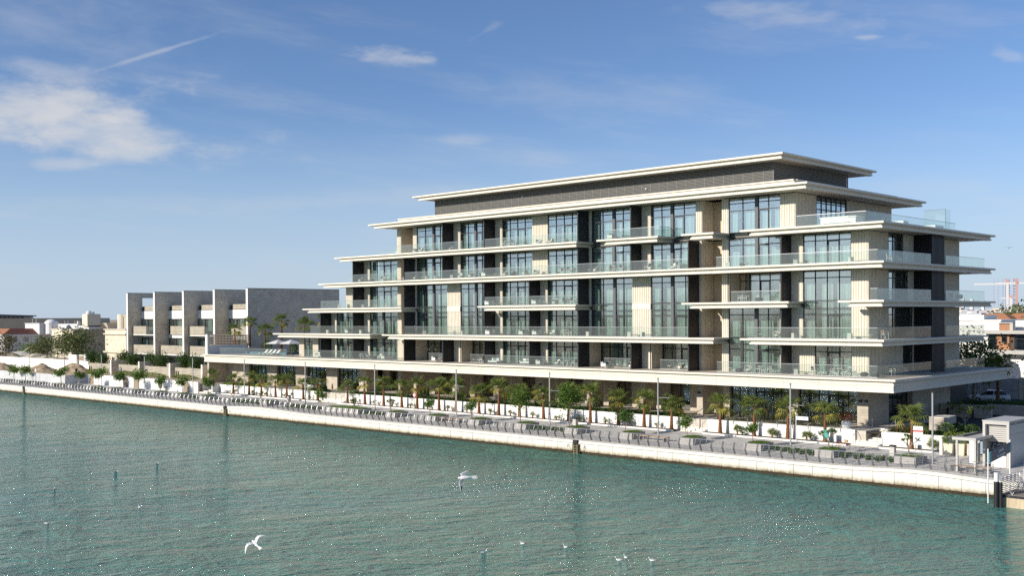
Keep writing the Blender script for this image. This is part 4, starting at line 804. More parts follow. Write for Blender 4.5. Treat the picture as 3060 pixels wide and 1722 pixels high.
# ------------------------------------------------------------------ townhouses left of the hotel
XT = [-216.5, -205.1, -193.7, -182.4, -171.2]
ROOFEDGE = mat('dark_coping', (.05,.05,.05), .6)
for i in range(5):
    lb = ('leftmost brown stone townhouse, its top wall pierced by a square opening', 'second brown stone townhouse from the left, with a narrow upper balcony', 'third brown stone townhouse from the left, between two white-edged party walls', 'fourth brown stone townhouse, partly hidden by the pool palms', 'last brown townhouse wall, the long blank one nearest the hotel')[i]
    x = XT[i]; g = thing('townhouse', lb, 'townhouse', (x, 110, 0), 0, 'row of brown stone townhouses'); dep = 20.6 if i == 4 else 17.0
    m = MB()
    if i == 0:
        m.box(-.55, 0, .02, dep, 2.9, 16.8); m.box(-.55, 0, .02, 3.3, 16.8, 19.6); m.box(-.55, 0, 8.2, dep, 16.8, 19.6); m.box(-.55, 0, 3.3, 8.2, 18.6, 19.6)
    else: m.box(-.55, 0, .02, dep, 2.9, 19.6)
    obj('party_wall', m, TSTONE, g)
    m = MB(); m.box(-.58, .02, -.03, .02, 2.9, 19.6); obj('white_edge', m, WALLW, g)
    m = MB(); m.box(-.6, .04, -.03, dep+.02, 19.6, 19.68); obj('wall_coping', m, ROOFEDGE, g)
    if i == 4: continue
    W_ = XT[i+1]-x-.55
    m = MB(); m.box(0, W_, 3.05, 3.4, 14.15, 15.9); m.box(0, W_, 3.05, 3.4, 10.25, 10.95); m.box(0, W_, 3.05, 3.4, 6.3, 7.0); obj('white_band', m, WALLW, g)
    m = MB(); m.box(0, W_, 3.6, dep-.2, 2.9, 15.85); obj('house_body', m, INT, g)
    m = MB(); m.box(1.3, W_, 3.1, 3.3, 15.92, 16.86); obj('roof_parapet', m, WOVEN, g); m = MB(); m.box(0, W_, 3.0, 3.08, 15.84, 15.93); m.box(.35, 1.25, 3.1, 6, 15.92, 16.7); obj('roof_edge', m, ROOFEDGE, g)
    for z0, z1 in ((10.97, 14.13), (7.02, 10.23), (3.1, 6.28)):
        wg = link('window', None, g); q = MB(); n = 4
        for k in range(n+1): c = mix(.06, W_-.06, k/n); q.box(c-.06, c+.06, 3.08, 3.25, z0, z1)
        q.box(.12, W_-.12, 3.1, 3.22, z0, z0+.1); q.box(.12, W_-.12, 3.1, 3.22, z1-.1, z1); obj('frame', q, MULL, wg)
        for k in range(n): q = MB(); q.box(mix(.06, W_-.06, k/n)+.06, mix(.06, W_-.06, (k+1)/n)-.06, 3.13, 3.15, z0+.1, z1-.1); obj('pane', q, GLASS, wg)
        for k in (0, 1, 2, 3):
            if (k+i) % 4 == 1: continue
            q = curtain_mesh(1.3, z1-z0-.1); o = obj('curtain', q, CURT, wg); o.location = (.5+k*W_/4, 3.42, z0+.05)
    if i % 2 == 0:
        m = MB(); m.box(0, 5.85, 1.0, 1.18, 10.92, 12.68); obj('upper_parapet', m, WOVEN, g); m = MB(); m.box(0, W_, 1.0, 3.04, 10.75, 10.92); obj('balcony_slab', m, WALLW, g)
        for k in range(3): m = MB(); m.box(5.9+k*1.65, 7.5+k*1.65, 1.08, 1.1, 10.95, 12.6); obj('glass_panel', m, RGLASS, g)
    else: m = MB(); m.box(1.2, W_, 2.75, 2.95, 10.95, 12.68); obj('upper_parapet', m, WOVEN, g)
    m = MB(); m.box(0, W_, 1.0, 1.18, 7.0, 8.8); obj('lower_parapet', m, WOVEN, g); m = MB(); m.box(0, W_, 1.0, 3.04, 6.82, 7.0); obj('balcony_slab', m, WALLW, g)
# garden terraces below them: white promenade wall, woven fences, lollipop trees, low planting
g = thing('garden_wall', 'long white promenade wall with brown doors in front of the townhouses', 'wall', (-203, 95, 0))
for a, b in ((0, .4), (2.3+.0, 13.9), (15.9, 17.9), (19.9, 35.3), (37.4, 40.0)):
    n = max(1, round((b-a)/4))
    for k in range(n): m = MB(); m.box(mix(a,b,k/n)+.003, mix(a,b,(k+1)/n)-.003, 0, .25, 1.6, 3.62); obj('wall_panel', m, WALLW, g)
BRDOOR = mat('brown_door', (.30,.235,.17), .6, .1, 2)
for a, b, c in ((.4, 2.3, 0), (13.9, 15.9, 1), (17.9, 19.9, 0), (35.3, 37.4, 1)):
    m = MB(); m.box(a+.01, b-.01, .08, .14, 1.7, 3.5); obj('door', m, BRDOOR, g)
    m = MB(); m.box(a, b, .0, .25, 3.5, 3.62); obj('lintel', m, WALLW, g)
m = MB(); m.box(-203, -163.5, 95.26, 109.9, 1.5, 3.3); struct('garden_terrace', m, SAND)
for k, (a, b) in enumerate(((-217.7,-208.1),(-204.7,-196.6),(-194.5,-185.0),(-182.9,-173.7))):
    g = thing('woven_fence', '%s woven block garden fence from the left below the townhouses' % nth(k), 'fence', (a, 102, 0), 0, 'woven garden fences'); m = MB(); m.box(0, b-a, 0, .15, 2.9, 5.22); obj('fence_screen', m, WOVEN, g)
    m = MB(); m.box(b-a, b-a+.5, -.1, 3.5, 2.9, 5.9); obj('gate_post', m, TSTONE, g); m = MB(); m.box(b-a+.02, b-a+.45, -.13, -.1, 3, 6.0); obj('white_edge', m, WALLW, g)
    for s_ in (.35, 1.1): m = MB(); m.box(s_, s_+.18, -.12, -.01, 3, 4.6); obj('bollard_light', m, MULL, g)
    m = bushmb(0,0,0, (b-a)/2, .5, .55, 900, .22, rngt); o = obj('garden_hedge', m, [LIMEG, OLIVE], loc=((a+b)/2, 101.2, 3.6)); tag(o, '%s low lime green hedge from the left in front of a woven fence' % nth(k), 'hedge', 'hedges before the woven fences')
m = MB(); m.box(-228, -170, 106.8, 107.1, 2.9, 5.6); tag(obj('garden_back_wall', m, TSTONE), 'brown stone garden wall behind the lollipop trees', 'wall')
LOLLI = [crown_mesh('crown', 1.35, 1.3, 1.2, 1500, .3, .17, random.Random(s), [DARKG, TREEG], 14, .3, .38) for s in (4, 9)]
lt = MB(); lt.tube((0,0,0),(0,0,2.4),.09,.07,6); lt = lt.mesh('trunk', [BARKG])
for k, (x, z) in enumerate(((-222.4,6.2),(-217.9,6.25),(-209.3,6.3),(-205.0,6.3),(-196.7,6.2),(-193.0,6.4),(-184.5,6.3),(-180.7,6.2))):
    g = thing('lollipop_tree', '%s dense round clipped tree from the left above the woven garden fences' % nth(k), 'tree', (x, 105, 3.3), k, 'clipped round garden trees'); link('trunk', lt, g); link('crown', LOLLI[k % 2], g, (0,0,z-3.3), None, (1,1,1.05))
m = bushmb(0,0,0, .5,.3,.9, 500, .2, rngt); tag(obj('hanging_vine', m, [TREEG, LIMEG], loc=(-175.3, 94.85, 3.0)), 'bright green vine hanging over the white garden wall', 'vine')
# hoarding, sand heaps, compound wall
HOARD = mat('hoarding_white', (.74,.74,.73), .5, .05, .6); 
g = thing('site_hoarding', 'white corrugated metal hoarding panels along the left end of the promenade', 'hoarding', (-255, 92, 0))
hp = MB(); hp.box(0.01, 1.79, 0, .03, 1.6, 3.5)
for k in range(6): hp.box(.05+k*.3, .17+k*.3, -.04, 0, 1.6, 3.5)
hp = hp.mesh('hoarding_panel', [HOARD])
for k in range(27): link('hoarding_panel', hp, g, (k*1.8, 0, 0))
for k in range(3): link('hoarding_panel', hp, g, (48.6+k*.15, .1+k*1.75, 0), (0,0,R(84)))
rs = random.Random(17)
def mound(cx, cy, rx, ry, h, lb):
    m = MB(); nx, ny = 26, 14
    for j in range(ny+1):
        for i in range(nx+1):
            u, v = i/nx*2-1, j/ny*2-1; r = math.sqrt(u*u+v*v); z = h*max(0, 1-r)**.8*(1+rs.uniform(-.14,.14))+.05*rs.random(); m.v.append((u*rx, v*ry, z))
    for j in range(ny):
        for i in range(nx): a = j*(nx+1)+i; m.f.append((a, a+1, a+nx+2, a+nx+1)); m.m.append(0)
    tag(obj('sand_heap', m, mat('heap_sand', (.42,.32,.21), .95, .22, 1.6, .6, 4), loc=(cx, cy, 1.95)), lb, 'sand heap', 'sand heaps behind the hoarding')
mound(-262, 101, 10, 5, 2.5, 'leftmost sand heap, cut by the picture edge'); mound(-248, 101.5, 7, 4, 1.7, 'low sand heap behind the hoarding, second from the left'); mound(-238, 101, 7.5, 4.5, 2.5, 'steep pointed sand heap in the middle behind the hoarding'); mound(-222.5, 101, 8, 4.5, 3.2, 'tallest sand heap beside the end of the hoarding')
g = thing('compound_wall', 'long plain white compound wall behind the sand heaps', 'wall', (-300, 108, 0))
for k in range(11): m = MB(); a = k*5.43; m.box(a+.004, a+5.42, 0, .3, 1.8, 5.1); obj('wall_panel', m, WALLW, g)
m = MB(); m.box(59.7, 63.6, -.02, .3, 1.8, 6.3); m.box(63.6, 68, .5, .8, 1.8, 6.3); m.box(68, 70.5, -.02, .3, 1.8, 5.05); m.box(67.3, 68.2, -.03, .32, 1.8, 6.5); obj('raised_wall', m, WALLW, g); m = MB(); m.box(63.7, 67.3, .4, .5, 5.1, 6.1); obj('shutter', m, BRDOOR, g)
CANV = mat('tent_canvas', (.60,.52,.38), .8, .06, 1); CANW = mat('shade_canvas', (.66,.62,.54), .8, .05, 1)
for k, (x, w_, z, lb) in enumerate(((-270.5,7,4.7,'sand coloured canvas tent roof above the white compound wall'),(-264,6.5,4.55,'flatter sand coloured canvas roof right of the pointed one'),(-259.5,4.5,4.5,'rightmost sand coloured canvas roof, half in shade'))):
    g = thing('tent_roof', lb, 'tent', (x, 113.5, 0), 0, 'canvas tents behind the wall'); m = MB(); h = w_/2
    for a, b in (((-h,-h),(h,-h)),((h,-h),(h,h)),((h,h),(-h,h)),((-h,h),(-h,-h))): m.tri((a[0],a[1],z),(b[0],b[1],z),(0,0,z+1.25-.3*k))
    m.box(-h, h, -h, h, z-.05, z-.01); obj('canopy', m, CANV, g)
    for sx in (-h+.1, h-.1):
        for sy in (-h+.1, h-.1): m = MB(); m.tube((sx,sy,2),(sx,sy,z),.05,None,5); obj('pole', m, WHITE, g)
g = thing('car_shade', 'pale curved car shade sail on a post at the far left', 'shade sail', (-286, 116, 0)); m = MB()
for i in range(10):
    for j in range(4):
        P = lambda a, b: (-6+12*a/10, -2.5+5*b/4, 5.3+.75*math.sin(math.pi*a/10)-.15*abs(b-2))
        m.quad(P(i,j), P(i+1,j), P(i+1,j+1), P(i,j+1))
obj('sail', m, CANW, g); m = MB(); m.tube((6.5,0,2.5),(6.5,0,7.4),.12,None,6); m.tube((6.5,0,7.4),(1,0,5.9),.08,None,5); obj('mast', m, CANV, g)
# leafy trees before the villas
def big_tree(x, y, z, h, rx, rz, lb, mats, seed, n=1500, l=.55, grp='leafy trees before the villas', sparse=.3):
    rg = random.Random(seed); g = thing('leafy_tree', lb, 'tree', (x, y, z), 0, grp); m = MB(); m.path([(0,0,0),(.1,.1,h*.4),(0,.1,h*.6)], [.22,.17,.1], 6)
    for i in range(6): a = i*1.05+rg.uniform(-.3,.3); m.tube((0,.1,h*.45),(math.cos(a)*rx*.7, math.sin(a)*rx*.7, h*.7+rg.uniform(0,.25)*h),.08,.03,5)
    obj('trunk', m, BARKG, g); o = link('crown', crown_mesh('crown', rx, rx, rz, n, l, l*.6, rg, mats, 16, .45, sparse), g, (0,0,h-rz)); return g
big_tree(-256.3, 116, 2.9, 8.2, 6.2, 3.4, 'large loose dark tree in front of the stone villa', [OLIVE, DARKG, TREEG, BROWNL], 2, 2600, .6)
big_tree(-272.5, 117, 2.9, 6.6, 4.0, 2.4, 'rounded brown-green tree between the white and stone villas', [OLIVE, BROWNL, DARKG], 3, 1600, .5)
big_tree(-298, 116, 2.9, 6.9, 4.5, 3.0, 'thin brownish tree at the left edge of the picture', [BROWNL, OLIVE, DARKG], 5, 1300, .5)
big_tree(-286.5, 119, 2.9, 5.0, 3.2, 1.9, 'low bright green tree below the white villa windows', [TREEG, LIMEG, GRASSG], 6, 1200, .5)
big_tree(-281.2, 118, 2.9, 4.8, 2.0, 1.5, 'small dark round bush tree right of the bright green one', [DARKG, TREEG], 7, 800, .4)
# young hoarding palms and roundhead trees already stand in planters; villas
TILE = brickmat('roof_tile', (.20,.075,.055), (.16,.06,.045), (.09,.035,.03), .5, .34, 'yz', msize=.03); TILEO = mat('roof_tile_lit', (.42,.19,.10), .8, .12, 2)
VW = mat('villa_white', (.62,.62,.62), .8, .04, .4); VST = brickmat('villa_stone', (.52,.43,.32), (.42,.35,.26), (.33,.27,.20), .55, .28, 'wz', msize=.02); VCR = mat('villa_cream', (.68,.61,.48), .8, .05, .5); VTAN = mat('villa_tan', (.50,.43,.32), .85, .05, .3)
def villa_window(g, x, y0, y1, z0, z1, face='x', panes=2):
    wg = link('window', None, g); m = MB(); s = .12
    if face == 'x':
        m.box(x, x+.14, y0-s, y1+s, z1, z1+s); m.box(x, x+.14, y0-s, y1+s, z0-s, z0); m.box(x, x+.14, y0-s, y0, z0, z1); m.box(x, x+.14, y1, y1+s, z0, z1); m.box(x+.02, x+.1, (y0+y1)/2-.04, (y0+y1)/2+.04, z0, z1); obj('frame', m, VW, wg)
        m = MB(); m.box(x+.01, x+.04, y0, y1, z0, z1); obj('pane', m, DGLASS, wg)
    else:
        m.box(y0-s, y1+s, x-.14, x, z1, z1+s); m.box(y0-s, y1+s, x-.14, x, z0-s, z0); m.box(y0-s, y0, x-.14, x, z0, z1); m.box(y1, y1+s, x-.14, x, z0, z1); obj('frame', m, VW, wg); m = MB(); m.box(y0, y1, x-.04, x-.01, z0, z1); obj('pane', m, DGLASS, wg)
def arch_window(g, X, y, z, w_, h):
    wg = link('window', None, g); pts = lambda r, e: [(-r, 0), (r, 0)]+[(r*math.cos(a), h-w_/2+r*math.sin(a)) for a in [math.pi*k/8 for k in range(9)]]
    m = MB(); b = [( y+p[0]*1.0, z+p[1]) for p in pts(w_/2+.22, 0)]; k = len(m.v)
    for xx in (X, X+.12): m.v += [(xx, p[0], p[1]) for p in b]
    n = len(b); m.f.append(tuple(range(n, 2*n))); m.m.append(0)
    for i in range(n): m.f.append((i, (i+1) % n, n+(i+1) % n, n+i)); m.m.append(0)
    obj('arch_surround', m, VCR, wg); m = MB(); b = [(y+p[0], z+.1+p[1]*.93) for p in pts(w_/2, 0)]
    m.v += [(X+.13, p[0], p[1]) for p in b]; m.f.append(tuple(range(n))); m.m.append(0); obj('pane', m, DGLASS, wg)
g = thing('red_roof_villa', 'white villa with a dark red tiled roof at the far left', 'villa', (-383, 150, 0)); m = MB(); m.box(-22, 0, 0, 20, 2.9, 8.5); obj('wall', m, VW, g)
m = MB(); m.box(-23, .7, -.7, 21, 8.5, 9.1); m.box(-22.6, .35, -.35, 20.6, 8.2, 8.5); obj('cornice', m, VW, g)
m = MB(); m.quad((.9,-.9,9.15),(.9,21,9.15),(-3.6,19,11.0),(-3.6,3.2,11.0),0); m.quad((-22,-.9,9.15),(.9,-.9,9.15),(-3.6,3.2,11.0),(-19,3.2,11.0),1); m.quad((-3.6,3.2,11.0),(-3.6,19,11.0),(-19,19,11.0),(-19,3.2,11.0),0); obj('roof', m, [TILE, TILEO], g)  # front slope takes the lit tile: sunlight put into its colour
for y0, y1 in ((2.5, 4.1), (6.5, 8.0)): villa_window(g, 0, y0, y1, 6.4, 8.0)
for y in (9.0, 13.5): m = MB(); m.box(0, .18, y, y+.3, 2.9, 8.2); obj('pilaster', m, VW, g)
g = thing('stone_villa', 'tan stone villa with a carved parapet and small arched window', 'villa', (-308.4, 140, 0)); m = MB(); m.box(-14, 0, .3, 10.5, 2.9, 9.5); obj('wall', m, VST, g)
m = MB(); m.box(-14.2, -7, 0, .4, 2.9, 11.2); m.box(-4.2, .02, 0, .4, 2.9, 11.2); m.box(-14.4, -6.9, -.2, .5, 9.4, 9.7); m.box(-4.3, .2, -.2, .5, 9.4, 9.7); m.box(-14.5, -6.8, -.25, .6, 11.1, 11.35); m.box(-4.4, .25, -.25, .6, 11.1, 11.35); obj('front_bay', m, VCR, g)
m = MB(); m.box(0, .2, .5, 10.6, 9.4, 9.65); m.box(-.3, .05, .41, 10.4, 9.65, 11.0); m.box(-.3, .22, .5, 10.6, 11.0, 11.3)
for k in range(16): m.box(.05, .16, .7+k*.62, 1.0+k*.62, 9.7, 10.95)
obj('parapet', m, VST, g); m = MB(); m.box(-6.9, -4.4, .0, .3, 2.9, 10.9); obj('side_bay', m, VTAN, g); arch_window(g, 0, 6.6, 7.7, .8, 1.25)
g = thing('cream_villa', 'pale cream stone villa with a moulded cornice left of the townhouses', 'villa', (-266.8, 135, 0)); m = MB(); m.box(-11.6, 0, 0, 12, 5.3, 10.1); m.box(-11.0, -.3, .2, 12, 2.9, 5.3); obj('wall', m, brickmat('cream_block', (.72,.65,.52), (.64,.56,.43), (.55,.48,.37), .7, .35, 'wz', msize=.015), g)
m = MB(); m.box(-12.2, .5, -.5, 12, 10.1, 10.4); m.box(-11.6, 0, 0, 12, 10.4, 11.3); m.box(-11.9, .3, -.3, 12, 11.3, 11.55); m.box(-12.1, .4, -.4, 12, 5.3, 5.7); obj('cornice', m, VCR, g); arch_window(g, 0.0, 2.0, 5.9, 1.4, 3.2)
villa_window(g, .2-.0, -8, -6.8, 3.3, 4.1, 'y')
g = thing('roof_stair_villa', 'flat-roofed cream villa with a tall stair block and water tank on the roof', 'villa', (-363.5, 170, 0)); m = MB(); m.box(-26, 0, .5, 14, 2.9, 11.9); m.box(-25.4, -8.2, .3, 1.0, 10.6, 12.55); m.box(-8.6, -7.9, .3, 1.2, 10.6, 13.5); obj('wall', m, VW, g)
m = MB(); m.box(-4, 0, 0, 4.7, 11.5, 15.9); obj('stair_block', m, VCR, g); m = MB(); m.box(-3.8, .1, 4.75, 8.0, 11.5, 14.5); obj('rear_block', m, VTAN, g)
m = MB(); m.lathe([(.9,0),(.95,.7),(.6,1.05),(.1,1.15)], 12, (-1.4, 1.2, 15.9)); obj('water_tank', m, WHITE, g); m = MB(); m.lathe([(.75,0),(.8,.5),(.3,.85)], 10, (-2.6, 3, 15.9)); obj('water_tank', m, WHITE, g)
m = MB(); m.hexa([(.5,6,10.8),(.5,8,10.8),(3,8,10.8),(3,6,10.8),(-1.5,4.6,12.8),(-1.5,9,12.8),(4.5,9,12.8),(4.5,4.6,12.8)]); obj('flared_parapet', m, VCR, g)
for x in (-22, -19.5, -14): m = MB(); m.tube((x,2,12.5),(x,2,13.6),.06,None,5); obj('vent_pipe', m, WHITE, g)
g = thing('tower_villa', 'cream villa with a round stair tower behind the cream stone villa', 'villa', (-318, 160, 0)); m = MB(); m.box(-5, 12, 2, 14, 2.9, 12.7); obj('wall', m, VW, g); m = MB(); m.tube((-3.3,2.0,3),(-3.3,2.0,15.6),2.0,None,20); obj('stair_tower', m, VCR, g)
m = MB(); m.box(-1.4, 5, 1, 6, 9, 15.4); m.box(-1.5, 5.2, .8, 6.2, 14.9, 15.5); obj('upper_block', m, VTAN, g); m = MB(); m.lathe([(1.2,0),(1.3,.6),(.4,1.2)], 12, (1.2, 2.5, 15.5)); obj('water_tank', m, WHITE, g)
g = thing('rooftop_shed', 'square white plant shed on the red roofed villa', 'shed', (-387, 161, 0)); m = MB(); m.box(-6, 6, 0, 4, 9, 12.75); obj('wall', m, VW, g); m = MB(); m.box(-6.2, 6.2, -.2, 4.2, 12.75, 12.9); obj('roof', m, VW, g)
for x, h in ((-2, 1.6), (1.0, 1.4)): m = MB(); m.tube((x,1,12.9),(x,1,12.9+h),.1,None,5); m.lathe([(.05,0),(.45,.1),(.5,.3)], 8, (x,1,12.9+h)); obj('antenna', m, STEEL, g)
g = thing('domed_tank', 'white domed water tank on a small tiled roof', 'water tank', (-380.5, 165, 0)); m = MB(); m.lathe([(2.2,9),(2.2,12.6),(2.35,12.7),(2.1,13.4),(1.2,14.0),(.1,14.2)], 16); obj('tank', m, WHITE, g); m = MB(); m.box(-6.5, -2, -.5, 3, 9, 11.4); m.hexa([(-6.9,-.9,11.4),(-1.9,-.9,11.4),(-1.9,3,11.4),(-6.9,3,11.4),(-5.4,.6,12.6),(-3.2,.6,12.6),(-3.2,1.8,12.6),(-5.4,1.8,12.6)], 1); obj('tiled_base', m, [VCR, TILEO], g)
m = MB(); m.box(-618, -600, 228, 290, 2.9, 14.75); tag(obj('long_warehouse', m, VTAN), 'long plain tan building filling the far left skyline', 'building')
g = thing('hangar', 'grey flat-roofed hall with a dark roof edge at the far left', 'hall', (-680, 262, 0)); m = MB(); m.box(-30, 0, -30, 21.5, 2.9, 16.4); obj('wall', m, mat('hall_grey', (.36,.37,.38), .8), g); m = MB(); m.hexa([(-31,-31,16.4),(1.5,-31,16.4),(1.5,23,16.0),(-31,23,16.0),(-31,-31,18.3),(1.5,-31,18.3),(1.5,23,16.6),(-31,23,16.6)]); obj('roof', m, mat('hall_roof', (.12,.13,.15), .7), g)
for k in range(6): m = MB(); m.box(.0, .5, 1+k*2.6, 2.6+k*2.6, 15.0, 15.7); obj('vent', m, CHAR, g)
# ------------------------------------------------------------------ pool terrace on the podium, left of the hotel
m = MB(); m.box(-177.8, -164.7, 106, 106.15, 9.5, 11.3); 
g = thing('lattice_screen', 'dark pierced lattice screen behind the pool terrace', 'screen', (-177.8, 106, 0)); m = MB()
for k in range(27): m.box(k*.49, k*.49+.16, 0, .12, 9.3, 11.3)
for k in range(5): m.box(0, 13.1, .01, .11, 9.3+k*.46, 9.46+k*.46)
obj('lattice', m, mat('lattice_brown', (.13,.11,.09), .7), g); m = MB(); m.box(0, 13.1, -.02, .2, 3, 9.3); obj('base_wall', m, TSTONE, g)
m = MB(); m.box(-165.6, -164.95, 98.0, 98.35, 6.9, 11.5); m.box(-165.6, -165.3, 98.35, 106, 8.1, 9.6); tag(obj('white_fin_wall', m, WALLW), 'narrow white fin wall at the left end of the podium', 'wall')
POOL = mat('pool_water', (.08,.20,.26), .08, 0, 1, .15, 3, spec=.5)
m = MB(); m.box(-163.5, -151.5, 104.5, 108.5, 8.0, 8.45); tag(obj('swimming_pool', m, [POOL]), 'raised swimming pool behind the podium railing', 'pool')
FABR = mat('parasol_white', (.80,.78,.74), .85, transl=.2); CUSH = mat('cushion_white', (.78,.75,.70), .9)
for k, (x, y) in enumerate(((-152.9, 104.0), (-150.3, 104.8))):
    g = thing('parasol', ('left white parasol over the loungers on the pool terrace', 'right white parasol over the loungers on the pool terrace')[k], 'parasol', (x, y, 8.1), 0, 'parasols on the pool terrace'); m = MB(); h = 1.55
    for a, b in (((-h,-h),(h,-h)),((h,-h),(h,h)),((h,h),(-h,h)),((-h,h),(-h,-h))): m.tri((a[0],a[1],1.85),(b[0],b[1],1.85),(0,0,2.5)); m.tri((b[0],b[1],1.84),(a[0],a[1],1.84),(0,0,2.47))
    obj('canopy', m, FABR, g); m = MB(); m.tube((0,0,0),(0,0,2.45),.035,None,6); m.box(-.3,.3,-.3,.3,0,.06); obj('pole', m, mat('pole_wood', (.30,.15,.07), .6), g)
for k in range(4):
    g = thing('sun_lounger', '%s white sun lounger from the left on the pool terrace' % nth(k), 'sun lounger', (-153.2+k*1.15, 101.4, 8.1), 0, 'sun loungers by the pool'); m = MB(); m.box(-.32,.32,-.9,.6,.2,.3); obj('base', m, mat('wicker', (.25,.19,.14), .8), g)
    m = MB(); m.box(-.3,.3,-.9,.1,.3,.4); obj('mattress', m, CUSH, g); m = MB(); m.hexa([(-.3,.1,.3),(.3,.1,.3),(.3,.22,.3),(-.3,.22,.3),(-.3,.75,.92),(.3,.75,.92),(.3,.85,.86),(-.3,.85,.86)]); obj('backrest', m, CUSH, g)
for k in range(7): m = MB(); m.box(-163.9+k*2.8+.02, -163.9+k*2.8+.06, 99.72, 99.8, 8.1, 9.2)
PT = [(-168.2,105.4,8.1,4.6,1.0),(-166.4,107.2,8.1,6.0,1.05),(-163.5,108.5,8.1,4.4,1.15),(-161.5,110.5,8.1,6.3,1.2),(-157.8,112.8,8.1,5.3,1.3),(-154.6,115,8.1,6.4,1.3),(-152,118,8.1,4.9,1.4),(-147,120,8.1,7.0,1.3)]
for k, (x, y, z, h, s) in enumerate(PT): fan_palm(x, y, z, h*.86, '%s fan palm from the left standing behind the pool terrace' % nth(k), 'fan palms behind the pool terrace', rngp, s=s, n=17)
for k, (x, y, s) in enumerate(((-167.0,106.5,1.1),(-162.2,108.0,1.2),(-156.6,109.6,.9),(-149.5,108.5,1.0),(-146.8,105.5,.7))):
    m = bushmb(0,0,1.0*s, .8*s,.8*s,1.0*s, 350, .28, rngt); tag(obj('terrace_shrub', m, [TREEG, DARKG], loc=(x,y,8.1)), '%s dark leafy shrub from the left behind the pool' % nth(k), 'shrub', 'shrubs behind the pool')
# ------------------------------------------------------------------ balcony furniture
WFR = mat('white_frame', (.72,.70,.66), .5); WOVC = mat('woven_chair', (.40,.34,.26), .85, .15, 9); GREYC = mat('grey_cushion', (.34,.335,.33), .9); TEAL = mat('teal_cushion', (.10,.20,.21), .9); DKST = mat('dark_pouf', (.05,.05,.05), .8); BROWNC = mat('brown_sling', (.22,.13,.09), .8)
def legs(g, xs_, ys_, h, m_, r=.02):
    for x in xs_:
        for y in ys_: q = MB(); q.tube((x,y,0),(x*.92,y*.92,h),r,None,5); obj('leg', q, m_, g)
def mk_armchair():
    g = thing('armchair', 'x', 'armchair'); q = MB()
    for i in range(9):
        a0, a1 = R(-20+220*i/9), R(-20+220*(i+1)/9); z = .62+.14*math.sin((i+.5)/9*math.pi); P = lambda a, zz, r: (r*math.cos(a), r*.92*math.sin(a), zz)
        q.hexa([P(a0,.28,.36),P(a1,.28,.36),P(a1,.28,.31),P(a0,.28,.31),P(a0,z,.42),P(a1,z,.42),P(a1,z,.38),P(a0,z,.38)])
    obj('woven_back', q, WOVC, g); q = MB(); q.lathe([(.31,.26),(.33,.34),(.30,.42)], 10); obj('seat_cushion', q, CUSH, g); q = MB(); q.hexa([(-.24,.18,.42),(.24,.18,.42),(.24,.26,.42),(-.24,.26,.42),(-.22,.27,.76),(.22,.27,.76),(.22,.34,.74),(-.22,.34,.74)]); obj('back_cushion', q, CUSH, g); legs(g, (-.25,.25), (-.22,.22), .27, WFR); return g
def mk_sofa():
    g = thing('sofa', 'x', 'sofa'); q = MB(); q.box(-.85,.85,-.36,.36,.18,.24); q.box(-.85,.85,.30,.36,.24,.72); q.box(-.85,-.79,-.36,.3,.24,.55); obj('frame', q, WFR, g); q = MB(); q.box(-.78,.84,-.35,.29,.24,.38); obj('seat_cushion', q, CUSH, g)
    for k in range(3): q = MB(); q.hexa([(-.76+k*.53,.14,.38),(-.27+k*.53,.14,.38),(-.27+k*.53,.26,.38),(-.76+k*.53,.26,.38),(-.74+k*.53,.2,.74),(-.29+k*.53,.2,.74),(-.29+k*.53,.29,.72),(-.74+k*.53,.29,.72)]); obj('back_cushion', q, GREYC if k == 1 else CUSH, g)
    legs(g, (-.8,.8), (-.3,.3), .18, WFR, .025); return g
def mk_table():
    g = thing('side_table', 'x', 'side table'); q = MB(); q.tube((0,0,.42),(0,0,.46),.28,None,12); obj('top', q, WFR, g)
    for i in range(3): a = i*2.1; q = MB(); q.tube((.24*math.cos(a),.24*math.sin(a),0),(.06*math.cos(a),.06*math.sin(a),.42),.018,None,5); obj('leg', q, mat('oak_leg', (.42,.27,.15), .6), g)
    return g
def mk_dchair():
    g = thing('dining_chair', 'x', 'chair'); q = MB(); q.box(-.24,.24,-.24,.22,.42,.47); obj('seat', q, CUSH, g); q = MB(); q.hexa([(-.24,.2,.5),(.24,.2,.5),(.24,.24,.5),(-.24,.24,.5),(-.23,.29,.88),(.23,.29,.88),(.23,.33,.88),(-.23,.33,.88)]); obj('backrest', q, BROWNC, g)
    for sx in (-.25,.25): q = MB(); q.tube((sx,-.22,.64),(sx,.24,.66),.018,None,5); obj('armrest', q, WFR, g)
    for sx in (-.25,.25):
        q = MB(); q.tube((sx,-.22,0),(sx,-.2,.64),.02,None,5); obj('leg', q, WFR, g); q = MB(); q.tube((sx,.26,0),(sx*.95,.3,.86),.02,None,5); obj('leg', q, WFR, g)
    return g
def mk_dtable():
    g = thing('dining_table', 'x', 'table'); q = MB(); q.tube((0,0,.71),(0,0,.75),.45,None,16); obj('top', q, WFR, g)
    for i in range(3): a = i*2.1+.4; q = MB(); q.tube((.36*math.cos(a),.36*math.sin(a),0),(.1*math.cos(a),.1*math.sin(a),.71),.03,None,5); obj('leg', q, WFR, g)
    return g
def mk_stool():
    g = thing('lantern', 'x', 'lantern'); q = MB(); q.box(-.2,.2,-.2,.2,.03,.5); obj('body', q, mat('lantern_white', (.66,.63,.58), .7), g); q = MB(); q.box(-.22,.22,-.22,.22,.5,.55); q.box(-.22,.22,-.22,.22,0,.03); obj('cap', q, WFR, g); return g
def mk_pouf():
    g = thing('pouf', 'x', 'pouf'); q = MB(); q.lathe([(.28,0),(.40,.18),(.40,.32),(.26,.46)], 12); obj('body', q, DKST, g); q = MB(); q.lathe([(.25,.45),(.2,.49)], 12); obj('lid', q, GREYC, g); return g
